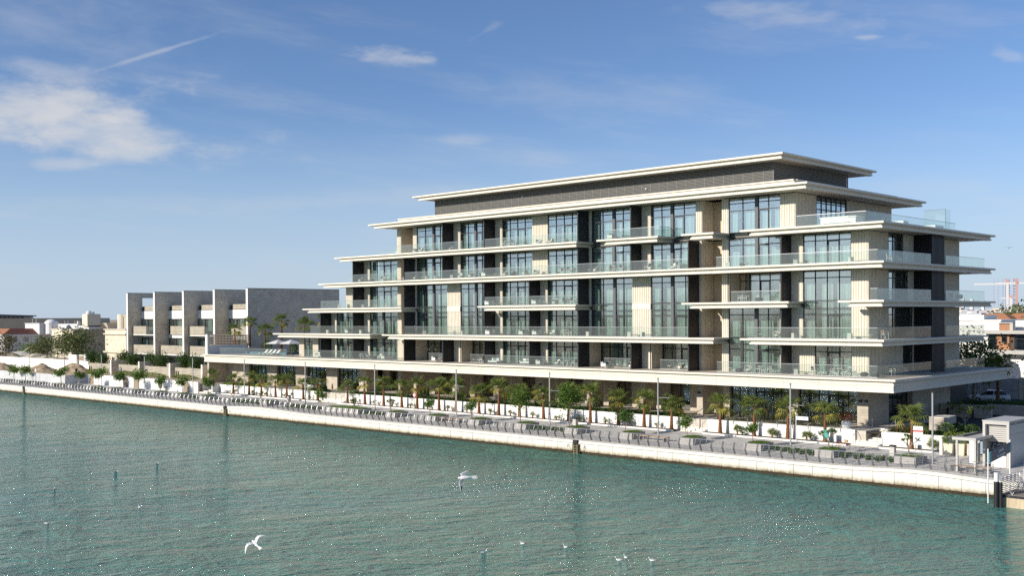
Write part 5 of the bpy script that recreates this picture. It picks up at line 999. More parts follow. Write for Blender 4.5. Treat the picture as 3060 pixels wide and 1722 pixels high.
PROTO = {'a': mk_armchair, 's': mk_sofa, 't': mk_table, 'c': mk_dchair, 'D': mk_dtable, 'l': mk_stool, 'p': mk_pouf}
KN = {'a': ('woven armchair with white cushions', 'armchairs'), 's': ('white outdoor sofa', 'outdoor sofas'), 't': ('small round side table', 'side tables'), 'c': ('white dining chair with a brown back', 'dining chairs'), 'D': ('round white dining table', 'dining tables'), 'l': ('pale square lantern', 'lanterns'), 'p': ('dark faceted pouf', 'poufs')}
FL = {'S3': ('top balcony', 0), 'S4': ('second balcony down', 0), 'S5': ('third balcony down', 0), 'S6': ('fourth balcony down', 0), 'P': ('lowest balcony', 0)}
FURN = {
 'S3': [(-114.9,'a'),(-113.3,'a'),(-112.0,'t'),(-107.9,'a'),(-106.9,'t'),(-97.6,'c'),(-96.7,'D'),(-95.8,'c'),(-91.4,'a'),(-90.1,'t'),(-89.3,'a'),(-87.2,'t'),(-79.5,'s'),(-76.7,'t')],
 'S4': [(-127.0,'a'),(-125.9,'t'),(-124.0,'p'),(-121.6,'a'),(-120.6,'t'),(-116.7,'a'),(-115.0,'a'),(-113.3,'t'),(-112.5,'l'),(-110.6,'l'),(-107.2,'l'),(-105.5,'a'),(-103.9,'a'),(-100.4,'s'),(-99.3,'t'),(-97.6,'a'),(-95.9,'p'),(-93.7,'a'),(-92.0,'a'),(-90.5,'t'),(-88.1,'c'),(-87.4,'D'),(-86.6,'c'),(-84.8,'a'),(-83.4,'t'),(-82.2,'a'),(-80.4,'c'),(-79.6,'D'),(-78.6,'c'),(-75.0,'c'),(-74.2,'t'),(-71.3,'a'),(-70.3,'c'),(-64.0,'l'),(-62.0,'t'),(-56.2,'l'),(-50.1,'l')],
 'S5': [(-132.2,'l'),(-129.9,'l'),(-126.6,'l'),(-120.9,'l'),(-99.8,'s'),(-98.5,'t'),(-94.5,'t'),(-93.9,'t'),(-91.7,'s'),(-90.7,'t'),(-89.0,'a'),(-87.7,'c'),(-87.0,'D'),(-86.2,'c'),(-62.6,'c'),(-61.9,'c'),(-60.4,'p')],
 'S6': [(-136.4,'l'),(-134.8,'l'),(-129.5,'s'),(-128.3,'t'),(-127.0,'l'),(-113.0,'l'),(-106.9,'l'),(-105.3,'l'),(-99.6,'s'),(-98.2,'t'),(-94.2,'s'),(-91.6,'s'),(-90.3,'t'),(-89.1,'a'),(-87.8,'c'),(-87.0,'D'),(-86.1,'c'),(-83.7,'l'),(-77.3,'l'),(-75.4,'l'),(-60.0,'t'),(-58.4,'a'),(-56.3,'l'),(-50.2,'l'),(-48.2,'t')],
 'P': [(-137.4,'s'),(-135.9,'t'),(-131.3,'a'),(-127.2,'c'),(-126.4,'D'),(-125.5,'c'),(-123.8,'p'),(-122.9,'a'),(-121.3,'s'),(-110.6,'s'),(-109.6,'t'),(-103.4,'t'),(-102.6,'t'),(-101.5,'c'),(-99.4,'s'),(-98.2,'t'),(-94.0,'s'),(-91.3,'s'),(-89.9,'t'),(-88.7,'a'),(-87.4,'c'),(-86.6,'D'),(-85.8,'c'),(-80.7,'s'),(-79.0,'t'),(-77.2,'a'),(-71.9,'t'),(-70.3,'a'),(-64.0,'t'),(-62.9,'p'),(-61.6,'a'),(-60.6,'c'),(-59.9,'D'),(-59.1,'c'),(-56.0,'l'),(-53.9,'c'),(-52.0,'c'),(-51.4,'D'),(-50.6,'c'),(-49.6,'l'),(-48.6,'p'),(-47.5,'p')]}
USED = {}; rngf = random.Random(9); CNT = {}
for fl, items in FURN.items():
    for x, k in items:
        c = CNT[(fl, k)] = CNT.get((fl, k), -1)+1; tot = sum(1 for q in items if q[1] == k)
        lb = ('%s %s from the left on the %s' % (nth(c), KN[k][0], FL[fl][0])) if tot > 1 else 'only %s on the %s' % (KN[k][0], FL[fl][0])
        y = 100.75 + rngf.uniform(-.25, .35); rz = {'a': rngf.uniform(-.9,.9), 's': R(90) if rngf.random() < .45 else 0, 'c': R(90) if (c % 2) else R(-90)}.get(k, rngf.uniform(0, 3)); loc = (x, y, T[fl]); grp = KN[k][1]+' on the hotel balconies'
        if k not in USED:
            o = PROTO[k](); USED[k] = o; o.location = loc; o.rotation_euler.z = rz; o['label'] = lb; o['group'] = grp; KIDS[o.name] = [q for q in bpy.data.objects if q.parent == o]
        else: dup(USED[k], loc, rz, lb, grp)
for i, (y, fl) in enumerate(((104.5,'P'),(107.5,'P'),(118,'P'),(121,'P'),(104,'S4'),(106,'S4'),(103,'S6'),(108.5,'S6'),(119.5,'S5'),(121.5,'S5'))):
    k = 'a' if i % 2 else 'c'; dup(USED[k], (-47.6, y, T[fl]), R(70+i*13), '%s %s from the front, right side, %s' % (nth(i), KN[k][0], FL[fl][0]), 'chairs on the right-hand balconies')
# spa tubs and bench boxes on the upper terraces
def tub(x, y, z, lb):
    g = thing('spa_tub', lb, 'spa tub', (x, y, z), 0, 'white spa tubs on roof terraces'); q = MB(); q.prism([(-1.9,-.7),(-1.2,-.95),(1.2,-.95),(1.9,-.7),(1.9,.9),(-1.9,.9)], 0, .85); obj('shell', q, WHITE, g); q = MB(); q.prism([(-2.0,-.75),(-1.25,-1.02),(1.25,-1.02),(2.0,-.75),(2.0,1.0),(-2.0,1.0)], .85, .95); obj('rim', q, WHITE, g)
tub(-52.0, 102.6, T['S3'], 'white spa tub on the right upper terrace behind glass'); tub(-122.2, 105.8, T['S3'], 'white spa tub on the left upper terrace')
for i, (y, w_) in enumerate(((109.5, 1.2), (117.5, 2.2))): q = MB(); q.box(-50.2, -48.6, y, y+w_, T['S3'], T['S3']+.8); tag(obj('bench_box', q, WHITE), ('nearer white bench box on the right roof terrace', 'farther white bench box on the right roof terrace')[i], 'bench', 'bench boxes on the roof terrace')
g = thing('glass_shower', 'tall clear glass shower screen on the right roof terrace', 'screen', (-49.5, 119.5, T['S3'])); q = MB(); q.box(-1.2,1.2,0,.02,0,2.6); obj('pane', q, RGLASS, g); q = MB(); q.box(1.18,1.2,.03,1.4,0,2.6); obj('pane', q, RGLASS, g); q = MB(); q.tube((1.2,0,0),(1.2,0,2.65),.025,None,5); q.tube((-1.2,0,2.62),(1.2,0,2.62),.02,None,5); obj('frame', q, DSTEEL, g)
# ------------------------------------------------------------------ street side at the right
POTM = mat('pot_dark', (.07,.06,.055), .7); 
g = thing('round_pot', 'dark round pot with a yellow-green shrub at the top of the middle stair', 'plant pot', (-63.4, 98.2, 3.2)); q = MB(); q.lathe([(.25,0),(.48,.2),(.52,.5),(.42,.72)], 14); obj('pot', q, POTM, g); obj('shrub', bushmb(0,0,1.1,.6,.6,.5,380,.16,rngt), [LIMEG, TREEG], g)
g = thing('flower_urn', 'white urn with red and pink flowers beside the right stair', 'plant pot', (-49.2, 98.0, 3.25)); q = MB(); q.lathe([(.28,0),(.42,.25),(.45,.5),(.38,.75)], 14); obj('pot', q, WHITE, g); RED = leafmat('red_flower', (.45,.03,.05)); obj('flowers', bushmb(0,0,1.1,.75,.6,.5,420,.15,rngt), [TREEG, RED], g)
m = MB(); m.box(-50.9,-48.6,97.6,99,3.2,3.27); tag(obj('wall_cap', m, WALLW), 'white wall cap under the flower urn', 'wall cap')
m = strap(-45.0,-42.9,97.7,100.6,900,rngt,.75); o = obj('tall_grass', m, [OLIVE, BROWNL]); o.location.z = 3.05; tag(o, 'clump of tall feathery grass right of the corner stair', 'grass', kind='stuff')
m = strap(-42.6,-39.4,97.7,99.5,1400,rngt,.6); o = obj('strap_grass', m, [LIRI, DARKG]); o.location.z = 3.05; tag(o, 'dark strap grass between the tall grass and the round bush', 'grass', kind='stuff')
for i, (x, y, s, ms, lb) in enumerate(((-39.9,98.9,.95,[LIMEG,TREEG],'round bright green bush above the white wall at the right'),(-38.6,101.5,.8,[DARKG,TREEG],'dark low bush behind the round bright one'),(-37.4,103.2,.8,[LIMEG,TREEG],'bright bush by the kiosk corner'),(-36.2,105.0,.9,[LIMEG,GRASSG],'flowering low bush at the road edge'),(-40.5,103,.7,[DARKG,LIRI],'dark bush at the foot of the stone box'))):
    tag(obj('round_bush', bushmb(0,0,.6*s,.9*s,.9*s,.75*s,620,.17,rngt), ms, loc=(x,y,3.0)), lb, 'bush')
g = thing('stone_box', 'pale stone utility box in the garden at the corner of the hotel', 'utility box', (-41.5, 102.4, 3.0)); q = MB(); q.box(-.9,.5,-1.4,1.4,0,1.5); obj('body', q, STONEG, g); q = MB(); q.box(-.92,.52,-1.42,1.42,1.5,1.57); obj('lid', q, CREAM, g)
for i, (x, y, k, s, lb) in enumerate(((-41.2,106.6,0,1.25,'tall forked yellow-leaved frangipani beside the road'),(-46.6,118.0,1,1.1,'yellow frangipani in front of the long low wall'),(-44.4,112.5,0,1.05,'yellow frangipani between the low wall and the kiosk'),(-41.8,113.5,1,1.15,'rightmost yellow frangipani behind the kiosk roof'))):
    g = thing('frangipani_tree', lb, 'tree', (x, y, 3.0), i*1.7, 'yellow frangipanis by the road', s); link('trunk', FRANGY[k][0], g); link('leaf_tufts', FRANGY[k][1], g)
g = thing('low_street_wall', 'long low stone wall in shade across the road', 'wall', (-48.8, 119, 3.0)); 
for i in range(4): q = MB(); q.box(.05+i*1.38, 1.41+i*1.38, 0, .35, -.1, 1.4); obj('wall_panel', q, STONEG, g)
for i, x in enumerate((.9, 3.6)): q = MB(); q.box(x, x+.16, -.3, -.12, -.05, .95); obj('bollard', q, MULL, g)
g = thing('planter_kerb_wall', 'farther low wall holding dark shrubs beneath the street palm', 'wall', (-45.5, 124, 3.0)); q = MB(); q.box(0, 10, 0, .4, -.1, 1.15); obj('wall_panel', q, STONEG, g)
m = MB()
for i in range(2600): m.leaf((rngt.uniform(-52,-40), rngt.uniform(125,130), 3.2+rngt.uniform(0,1.1)), .35, .18, rngt, mi=rngt.randrange(2))
tag(obj('dark_shrubbery', m, [DARKG, LIRI]), 'band of dark shrubs in shade below the parked car', 'shrubs', kind='stuff')
fan_palm(-47.6, 133, 3.0, 4.6, 'tall shaded fan palm standing in front of the parked white car', 'street palms', random.Random(77), s=1.25, n=22)
fan_palm(-43.9, 137, 3.0, 5.5, 'shaded fan palm half cut by the right edge behind the car', 'street palms', random.Random(78), s=1.3, n=22)
big_tree(-50.9, 129, 3.0, 2.6, .9, .8, 'small round clipped street tree left of the parked car', [DARKG, OLIVE], 12, 700, .2, 'street trees', .4)
big_tree(-51.6, 136, 3.0, 8.4, 3.6, 2.8, 'big dark tree in the shadow behind the hotel', [DARKG, TREEG], 15, 2600, .42, 'street trees', .35)
g = thing('boundary_wall', 'pale stone boundary wall behind the parked car', 'wall', (-62, 148, 3.0)); STW = brickmat('boundary_stone', (.46,.44,.41), (.41,.39,.36), (.3,.28,.26), 1.1, .3, 'wz', msize=.012)
for i in range(10): q = MB(); q.box(i*3+.01, i*3+2.99, 0, .3, -.1, 2.7); obj('wall_panel', q, STW, g)
for i in range(5): q = MB(); q.box(i*6-.2, i*6+.2, -.1, .4, -.1, 2.85); obj('pier', q, TAN, g)
# parked car, white, seen from its left side
def car(loc, rz):
    g = thing('parked_car', 'white estate car parked in the shade behind the street palm', 'car', loc, rz); BODY = mat('car_white', (.72,.73,.75), .25, spec=.6); TYRE = mat('tyre', (.02,.02,.02), .8); RIM = mat('rim', (.5,.5,.52), .3, 0, 1, 0, 1, .8); RLAMP = mat('red_lamp', (.35,.02,.02), .3)
    xs_ = [-2.35,-2.3,-1.9,-1.0,-.35,.35,1.3,1.75,2.15,2.32,2.35]; zt = [.55,.80,.92,1.0,1.02,1.03,1.04,1.05,1.03,.95,.6]; wv = [.70,.80,.86,.90,.91,.91,.91,.90,.87,.80,.75]
    q = MB(); n = len(xs_); ring = []
    for x, z, y in zip(xs_, zt, wv):
        ring.append([(x,-y*.92,.32),(x,-y,.6),(x,-y*.97,z-.06),(x,-y*.85,z),(x,y*.85,z),(x,y*.97,z-.06),(x,y,.6),(x,y*.92,.32)])
    for i in range(n-1):
        for j in range(8): a, b = ring[i], ring[i+1]; q.quad(a[j], a[(j+1) % 8], b[(j+1) % 8], b[j])
    for r_ in (ring[0], ring[-1]): k = len(q.v); q.v += r_; q.f.append(tuple(range(k, k+8))); q.m.append(0)
    obj('body', q, BODY, g)
    q = MB(); q.hexa([(-1.15,-.84,1.0),(1.95,-.82,1.03),(1.95,.82,1.03),(-1.15,.84,1.0),(-.25,-.66,1.52),(1.45,-.64,1.5),(1.45,.64,1.5),(-.25,.66,1.52)]); obj('cabin_glass', q, mat('car_glass', (.015,.018,.02), .1, spec=.6), g)
    q = MB(); q.hexa([(-.28,-.67,1.515),(1.55,-.65,1.495),(1.55,.65,1.495),(-.28,.67,1.515),(-.1,-.6,1.58),(1.4,-.58,1.56),(1.4,.58,1.56),(-.1,.6,1.58)])
    for x in (-.0+.42, 1.02): q.hexa([(x-.04,-.845,1.02),(x+.06,-.845,1.02),(x+.06,-.8,1.02),(x-.04,-.8,1.02),(x-.02,-.67,1.51),(x+.06,-.67,1.51),(x+.06,-.63,1.51),(x-.02,-.63,1.51)])
    obj('roof', q, BODY, g)
    for x in (-1.45, 1.45):
        for y in (-.80, .80):
            wg = link('wheel', None, g, (x, y, .34)); q = MB(); q.tube((0,-.11,0),(0,.11,0),.34,None,18); obj('tyre', q, TYRE, wg); q = MB(); s_ = -.115 if y < 0 else .115; q.tube((0,s_,0),(0,s_*1.06,0),.21,None,12); obj('rim', q, RIM, wg)
    for y in (-.62, .62): q = MB(); q.box(2.30,2.37,y-.16,y+.16,.78,.95); obj('tail_lamp', q, RLAMP, g); q = MB(); q.box(-2.36,-2.26,y-.16,y+.16,.66,.8); obj('headlight', q, WHITE, g)
    q = MB(); q.box(-.75,-.6,-.98,-.9,.98,1.1); obj('mirror', q, BODY, g); return g
car((-51.3, 140.6, 3.02), R(24))
# modern white house with timber panels
g = thing('modern_house', 'modern white house with orange timber panels and grey roof slab at the right edge', 'house', (-65, 185, 0)); ORW = mat('orange_timber', (.40,.20,.105), .7, .1, 1, stretch=(1,1,8)); GRB = mat('render_grey', (.48,.46,.42), .8, .04, .5)
q = MB(); q.box(-3.3, 8, .5, 14, 2.9, 11.0); q.box(-7.5, -1.2, 1.2, 13, 9, 12.75); q.box(.6, 9, 3.0, 14, 11, 13.05); obj('wall', q, WALLW, g); q = MB(); q.box(-3.4, 8.2, -1.0, 14.5, 10.85, 11.42); q.box(-.8, 8.2, -1.6, .5, 7.55, 8.2); obj('roof_slab', q, GRB, g)
for i in range(7): q = MB(); q.box(-1.42, .62, .12, .5, 8.22+i*.375, 8.58+i*.375); obj('timber_panel', q, ORW, g)
for i in range(4): q = MB(); q.box(-1.3, .6, .9, 1.2, 11.43+i*.28, 11.69+i*.28); obj('timber_panel', q, ORW, g)
q = MB(); q.box(.62, 1.1, .3, 1.2, 11.43, 12.7); q.box(-1.4, 1.1, .6, 1.3, 12.55, 12.7); obj('grey_pier', q, GRB, g); q = MB(); q.box(.7, 1.3, .3, .6, 8.2, 10.85); obj('brown_pier', q, mat('dark_timber', (.10,.06,.045), .7), g)
for a, b, c, d in ((-2.75,-1.46,8.45,10.83),(-.58,.23,9.4,10.8),(1.45,8,8.25,10.8),(-.15,.35,6.6,7.5)):
    wg = link('window', None, g); q = MB(); q.box(a, b, .0, .1, d-.08, d); q.box(a, b, .0, .1, c, c+.08); q.box(a, a+.08, .0, .1, c+.08, d-.08); q.box(b-.08, b, .0, .1, c+.08, d-.08); q.box(a+.08, b-.08, .02, .09, mix(c,d,.68)-.03, mix(c,d,.68)+.03); obj('frame', q, MULL, wg); q = MB(); q.box(a+.08, b-.08, .05, .08, c+.08, d-.08); obj('pane', q, DGLASS, wg)
g = thing('white_dome', 'white curved concrete shell in front of the modern house', 'shell roof', (-66.4, 181, 2.9)); q = MB(); q.lathe([(1.7,0),(1.7,3.6),(1.55,4.5),(1.1,5.1),(.1,5.4)], 20, (0,0,0), 0, 1.0, .8); obj('shell', q, WALLW, g)
g = thing('low_white_house', 'low white flat roof with a cream stair block behind the hotel rails', 'house', (-71, 190, 0)); q = MB(); q.box(-8, 3.5, 0, 12, 2.9, 13.05); q.box(-8, 0, 2, 8, 13, 13.95); obj('wall', q, WALLW, g); q = MB(); q.box(-8.2, 3.7, -.3, 12.2, 12.95, 13.15); obj('roof_edge', q, WALLW, g)
rr = random.Random(4)
for i in range(3):
    g = thing('tiled_house', '%s orange tiled roof from the left among the far green trees' % nth(i), 'house', ((-92, -87, -82.5)[i], 252+i*4, 0), 0, 'orange tiled houses among the trees'); q = MB(); q.box(-5,5,0,8,2.9,12.3); obj('wall', q, VCR, g); q = MB(); q.hexa([(-5.5,-.5,12.3),(5.5,-.5,12.3),(5.5,8.5,12.3),(-5.5,8.5,12.3),(-2,3.5,14.2),(2,3.5,14.2),(2,4.5,14.2),(-2,4.5,14.2)]); obj('roof', q, TILEO, g)
FT = [(-104,265,12.6,5),(-97,280,13.0,6),(-92,272,14.2,6),(-88,285,13.6,5),(-97,310,17.5,7),(-91,300,14.5,6),(-84,275,13.2,5),(-99,330,16,7),(-80,262,16.3,6),(-76,268,15.5,6),(-86,320,15.5,7),(-110,330,15.8,6)]
for i, (x, y, h, r) in enumerate(sorted(FT)): big_tree(x, y, 2.9, h-2.9, r, r*.6, '%s far green tree from the left beyond the white roofs at the right' % nth(i), [OLIVE, TREEG, DARKG], 100+i, 700, 1.0, 'far green trees at the right', .35)
# distant city, cranes, towers
CITY = [mat('city_white', (.66,.64,.62), .9), mat('city_grey', (.42,.43,.46), .9), mat('city_tan', (.52,.45,.38), .9)]
CB = sorted((rr.uniform(-.402, -.33), rr.uniform(700, 2300)) for _ in range(60))
for b_ in range(60):
    rx_, y = CB[b_]; x = y*rx_; h = 14.27+rr.uniform(-2, y*.0036); wd = rr.uniform(10, 26)*y/1500; g_ = MB(); g_.box(-wd/2, wd/2, 0, wd, 2.9, h)
    if rr.random() < .5: g_.box(-wd*.3, wd*.1, wd*.2, wd*.6, h, h+rr.uniform(1,4))
    for k in range(3): g_.box(-wd/2+wd*(k+.25)/3.2, -wd/2+wd*(k+.6)/3.2, -.3, -.01, h-5, h-3, 1)
    o = obj('city_block', g_, [CITY[b_ % 3], MULL]); o.location = (x, y, 0); tag(o, '%s small pale city block from the left on the hazy skyline' % nth(b_), 'building', 'blocks of the far city')
REDW = mat('crane_red_hazed', (.50,.30,.28), .8); CRW = mat('crane_white', (.62,.60,.60), .8)  # red toned down, the haze of distance put into the colour
for i, (rx_, y, h, l0, l1) in enumerate(((-.3495,1500,54,-90,12),(-.3415,1400,52,-50,60),(-.3465,2200,44,-40,26))):
    g = thing('tower_crane', ('left tower crane with a long white jib on the far skyline','right tower crane with a red and white mast on the far skyline','lower tower crane between the two others on the skyline')[i], 'crane', (y*rx_, y, 0), R(20), 'tower cranes on the skyline'); s_ = y/1500*1.6; q = MB(); q.box(-s_,s_,-s_,s_,3,h); obj('mast', q, CRW if i != 1 else REDW, g); q = MB(); q.box(l0*.45,l1*.45,-s_*.6,s_*.6,h-2,h); obj('jib', q, CRW, g); q = MB(); q.box(-s_*1.3,s_*1.3,-s_*1.3,s_*1.3,h,h+5); obj('cab', q, REDW, g)
LAT = mat('lattice_hazed', (.34,.38,.48), .9)  # far-off haze put into the colour as a dull blue
for i, (rx_, w_) in enumerate(((-.3545, 17), (-.3475, 15))):
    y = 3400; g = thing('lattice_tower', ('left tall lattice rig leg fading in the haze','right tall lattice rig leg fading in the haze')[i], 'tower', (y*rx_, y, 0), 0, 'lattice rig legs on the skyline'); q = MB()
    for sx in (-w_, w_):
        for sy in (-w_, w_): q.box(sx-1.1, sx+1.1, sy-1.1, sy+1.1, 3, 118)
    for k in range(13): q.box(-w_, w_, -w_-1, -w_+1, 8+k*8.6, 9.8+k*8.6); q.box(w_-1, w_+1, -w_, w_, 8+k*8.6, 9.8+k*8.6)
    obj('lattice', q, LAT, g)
for i, (rx_, h) in enumerate(((-.389,46),(-.381,44),(-.371,40))): q = MB(); y = 2300; q.box(-3,3,0,6,3,h); o = obj('minaret', q, CITY[0]); o.location = (y*rx_, y, 0); tag(o, '%s slender white tower from the left on the hazy skyline' % nth(i), 'tower', 'slender towers on the skyline')
# ------------------------------------------------------------------ kiosk, shelter, signs at the quay corner
KW = mat('kiosk_panel', (.50,.475,.44), .5, .03, .5); KIN = mat('kiosk_dark', (.035,.037,.045), .3)
g = thing('ferry_kiosk', 'pale metal ticket kiosk with a roller shutter at the right edge', 'kiosk', (-33.0, 91.8, 1.55)); q = MB(); q.box(-1.06,-.86,0,5,0,3.82); q.box(.84,1.04,0,.25,0,3.82); q.box(-.86,.84,0,5,3.58,3.82); obj('frame', q, KW, g)
for i in range(4):
    q = MB(); q.box(.86,1.04,.26+i*1.2,1.44+i*1.2,0,2.75); obj('side_panel', q, KW, g)
q = MB(); q.box(.86,1.045,.26,5,2.77,3.56); obj('side_panel', q, KW, g); q = MB(); q.box(-1.1,1.08,-.04,5.05,3.82,3.9); obj('roof', q, KW, g)
for i in range(8): q = MB(); q.box(-.84,.82,.42,.46,2.15+i*.17,2.29+i*.17); obj('shutter_slat', q, KW, g)
q = MB(); q.box(-.84,.82,1.2,1.25,0,2.15); obj('back_screen', q, KIN, g); q = MB(); q.box(-.5,.8,.3,.7,0,1.05); obj('counter', q, WHITE, g)
PRNT = bpy.data.materials.new('poster_print'); PRNT.use_nodes = True; _t = PRNT.node_tree; _n = _t.nodes.new('ShaderNodeTexNoise'); _n.inputs['Scale'].default_value = 9; _n.inputs['Detail'].default_value = 8; _g = _t.nodes.new('ShaderNodeNewGeometry'); _t.links.new(_g.outputs['Position'], _n.inputs['Vector']); _c = _t.nodes.new('ShaderNodeValToRGB'); _c.color_ramp.elements[0].position = .42; _c.color_ramp.elements[0].color = (.015,.02,.045,1); _c.color_ramp.elements[1].position = .62; _c.color_ramp.elements[1].color = (.55,.6,.65,1); _t.links.new(_n.outputs[0], _c.inputs[0]); _t.links.new(_c.outputs[0], _t.nodes['Principled BSDF'].inputs['Base Color'])
q = MB(); q.box(-.8,.8,1.15,1.19,1.1,2.1); obj('picture_panel', q, PRNT, g); q = MB(); text_obj('kiosk_lettering', 'Marine Station', .26, WHITE, g, (1.052, 2.3, 3.1), (R(90),0,R(90)))
g = thing('canopy_shelter', 'grey flat canopy on slim posts in front of the kiosk', 'shelter', (-34.4, 88.7, 1.45)); q = MB(); q.box(-.95,.95,0,.25,2.55,2.78); q.box(-.95,-.8,.25,5.2,2.55,2.78); q.box(.8,.95,.25,5.2,2.55,2.78); obj('roof_frame', q, KW, g); q = MB(); q.box(-.79,.79,.6,5.1,2.66,2.72); obj('roof_panel', q, KW, g); q = MB(); q.box(-.55,-.45,1.2,5.0,2.74,2.86); obj('roof_slot', q, KIN, g)
for x, y in ((-.6,.15),(.85,.15),(-.6,4.8),(.85,4.8)): q = MB(); q.box(x-.08,x+.08,y-.08,y+.08,0,2.55); obj('post', q, KW, g)
g = thing('map_totem', 'white information totem with a dark side under the canopy', 'totem', (-35.1, 92.4, 1.6)); q = MB(); q.box(-.32,.32,0,.16,0,2.1); obj('case', q, KIN, g); q = MB(); q.box(-.27,.3,-.02,-.002,.1,2.05); obj('screen', q, mat('map_white', (.72,.75,.80), .5, .08, 3), g)
g = thing('stacked_bench', 'low slatted bench beside the jetty railing', 'bench', (-34.0, 89.1, 1.45)); 
for i in range(3): q = MB(); q.box(-1.5,1.6,-.25+i*.18,-.1+i*.18,.42,.47); obj('seat_slat', q, WOOD, g)
for x in (-1.3, 0, 1.3): q = MB(); q.box(x-.3,x+.3,-.2,.2,0,.42); obj('leg', q, DSTEEL, g)
SIGN = mat('sign_white', (.74,.76,.78), .5); SRED = mat('sign_red', (.50,.06,.05), .5); SGRN = mat('sign_green', (.03,.30,.24), .5); SBLK = mat('sign_text', (.05,.06,.08), .6); SNAVY = mat('sign_navy', (.03,.035,.06), .5); STEAL = mat('sign_teal', (.05,.24,.29), .5)
g = thing('notice_board', 'white notice board with a red bar on two posts behind the frangipani', 'notice board', (-40.4, 93.9, deck_z(93.9))); q = MB(); q.box(-.43,.43,-.02,.02,1.0,2.62); obj('board', q, SIGN, g); q = MB(); q.box(-.44,.44,-.035,-.021,2.12,2.26); obj('red_bar', q, SRED, g)
for x in (-.28,.28): q = MB(); q.tube((x,.04,0),(x,.04,2.5),.03,None,6); obj('post', q, STEEL, g)
for i, s_ in enumerate(('No Swimming', 'No Fishing', 'No Diving')): text_obj('notice_text', s_, .12, SBLK, g, (0,-.024,1.85-i*.24))
text_obj('notice_text', 'Notice', .16, SBLK, g, (0,-.024,2.44))
g = thing('finger_sign', 'white fingerpost sign beside the lamp post at the right', 'sign', (-53.3, 95.75, 1.8)); q = MB(); q.tube((0,0,0),(0,0,2.75),.04,None,6); obj('post', q, WHITE, g); q = MB(); q.box(.03,1.3,-.03,.03,2.2,2.55); obj('blade', q, SIGN, g); q = MB(); q.lathe([(.04,0),(.09,.1),(.03,.22)],8,(0,0,2.7)); obj('finial', q, WHITE, g); text_obj('blade_text', 'Promenade', .15, SBLK, g, (.68,-.034,2.37)); q = MB(); q.box(.1,.2,-.036,-.031,2.3,2.42); obj('emblem', q, LIMEG, g)
g = thing('finger_sign', 'white fingerpost sign between the palms at the left', 'sign', (-133.6, 96.0, 1.8)); q = MB(); q.tube((0,0,0),(0,0,2.6),.04,None,6); obj('post', q, WHITE, g); q = MB(); q.box(.03,1.3,-.03,.03,2.1,2.45); obj('blade', q, SIGN, g)
g = thing('green_sign', 'small green information sign at the foot of a palm', 'sign', (-50.2, 95.9, 1.85)); q = MB(); q.box(-.27,.27,-.02,.02,.55,1.35); obj('board', q, SGRN, g)
for x in (-.15,.15): q = MB(); q.tube((x,.03,0),(x,.03,1.2),.025,None,5); obj('post', q, DSTEEL, g)
for i in range(3): text_obj('sign_text', ('i','Bicycle','Track')[i], (.2,.11,.11)[i], SIGN, g, (0,-.024,1.18-i*.22))
g = thing('round_road_sign', 'round red and white prohibition sign on a post before the planter wall', 'sign', (-109.2, 95.6, 1.8)); q = MB(); q.tube((0,0,0),(0,0,2.0),.035,None,6); obj('post', q, DSTEEL, g); q = MB(); q.tube((0,-.05,2.1),(0,-.02,2.1),.33,None,18); obj('rim', q, SRED, g); q = MB(); q.tube((0,-.07,2.1),(0,-.05,2.1),.25,None,18); obj('disc', q, SIGN, g); q = MB(); q.hexa([(-.2,-.075,2.26),(-.15,-.075,2.31),(-.15,-.07,2.31),(-.2,-.07,2.26),(.15,-.075,1.89),(.2,-.075,1.94),(.2,-.07,1.94),(.15,-.07,1.89)]); obj('bar', q, SRED, g)
for i, (x, lb) in enumerate(((-218.0,'round white sign disc on a post before the hoarding'),)): 
    g = thing('disc_sign', lb, 'sign', (x, 91.3, 1.6)); q = MB(); q.tube((0,0,0),(0,0,2.4),.04,None,6); obj('post', q, DSTEEL, g); q = MB(); q.tube((0,-.06,2.5),(0,-.02,2.5),.35,None,16); obj('disc', q, SIGN, g)
for i, (x, y) in enumerate(((-136.0,94.3),(-170.3,93.2),(-42.3,93.0),(-80.2,94.3))):
    g = thing('litter_bin', '%s small dark litter bin from the left on the promenade' % nth((1,0,3,2)[i]), 'bin', (x, y, deck_z(y)), 0, 'litter bins on the promenade'); q = MB(); q.box(-.22,.22,-.22,.22,0,.8); obj('body', q, KW, g); q = MB(); q.box(-.24,.24,-.24,.24,.8,.95); obj('lid', q, MULL, g)
# jetty sign, pontoon, pile, gangway
g = thing('jetty_sign', 'navy and teal jetty name sign on two white posts', 'sign', (-30.3, 85.2, 0)); JY0, JY1 = -3.3, 4.6
q = MB(); q.tube((.3,JY0,.3),(.3,JY0,4.3),.05,None,8); obj('post', q, WHITE, g); q = MB(); q.tube((-.9,JY1,1.4),(-.9,JY1,4.2),.05,None,8); obj('post', q, WHITE, g)
def skew(y0, y1, z0, z1, m_, nm, off=0.0):
    f_ = lambda y: .3-1.2*(y-JY0)/(JY1-JY0)+.05+off; q = MB(); q.hexa([(f_(y0),y0,z0),(f_(y0)+.06,y0,z0),(f_(y1)+.06,y1,z0),(f_(y1),y1,z0),(f_(y0),y0,z1),(f_(y0)+.06,y0,z1),(f_(y1)+.06,y1,z1),(f_(y1),y1,z1)]); obj(nm, q, m_, g)
skew(JY0+.6, JY1-.6, 3.25, 4.05, SNAVY, 'board'); skew(JY0, JY0+.6, 3.25, 4.05, STEAL, 'end_plate', .004); skew(JY1-.6, JY1, 3.25, 4.05, STEAL, 'end_plate', .004)
ang = math.atan2(JY1-JY0, -1.2)
text_obj('sign_text', 'Jumeirah Bay', .34, SIGN, g, (-.17, .65, 3.82), (R(90), 0, ang)); text_obj('sign_text', 'Marine Transport Station', .30, SIGN, g, (-.17, .65, 3.46), (R(90), 0, ang))
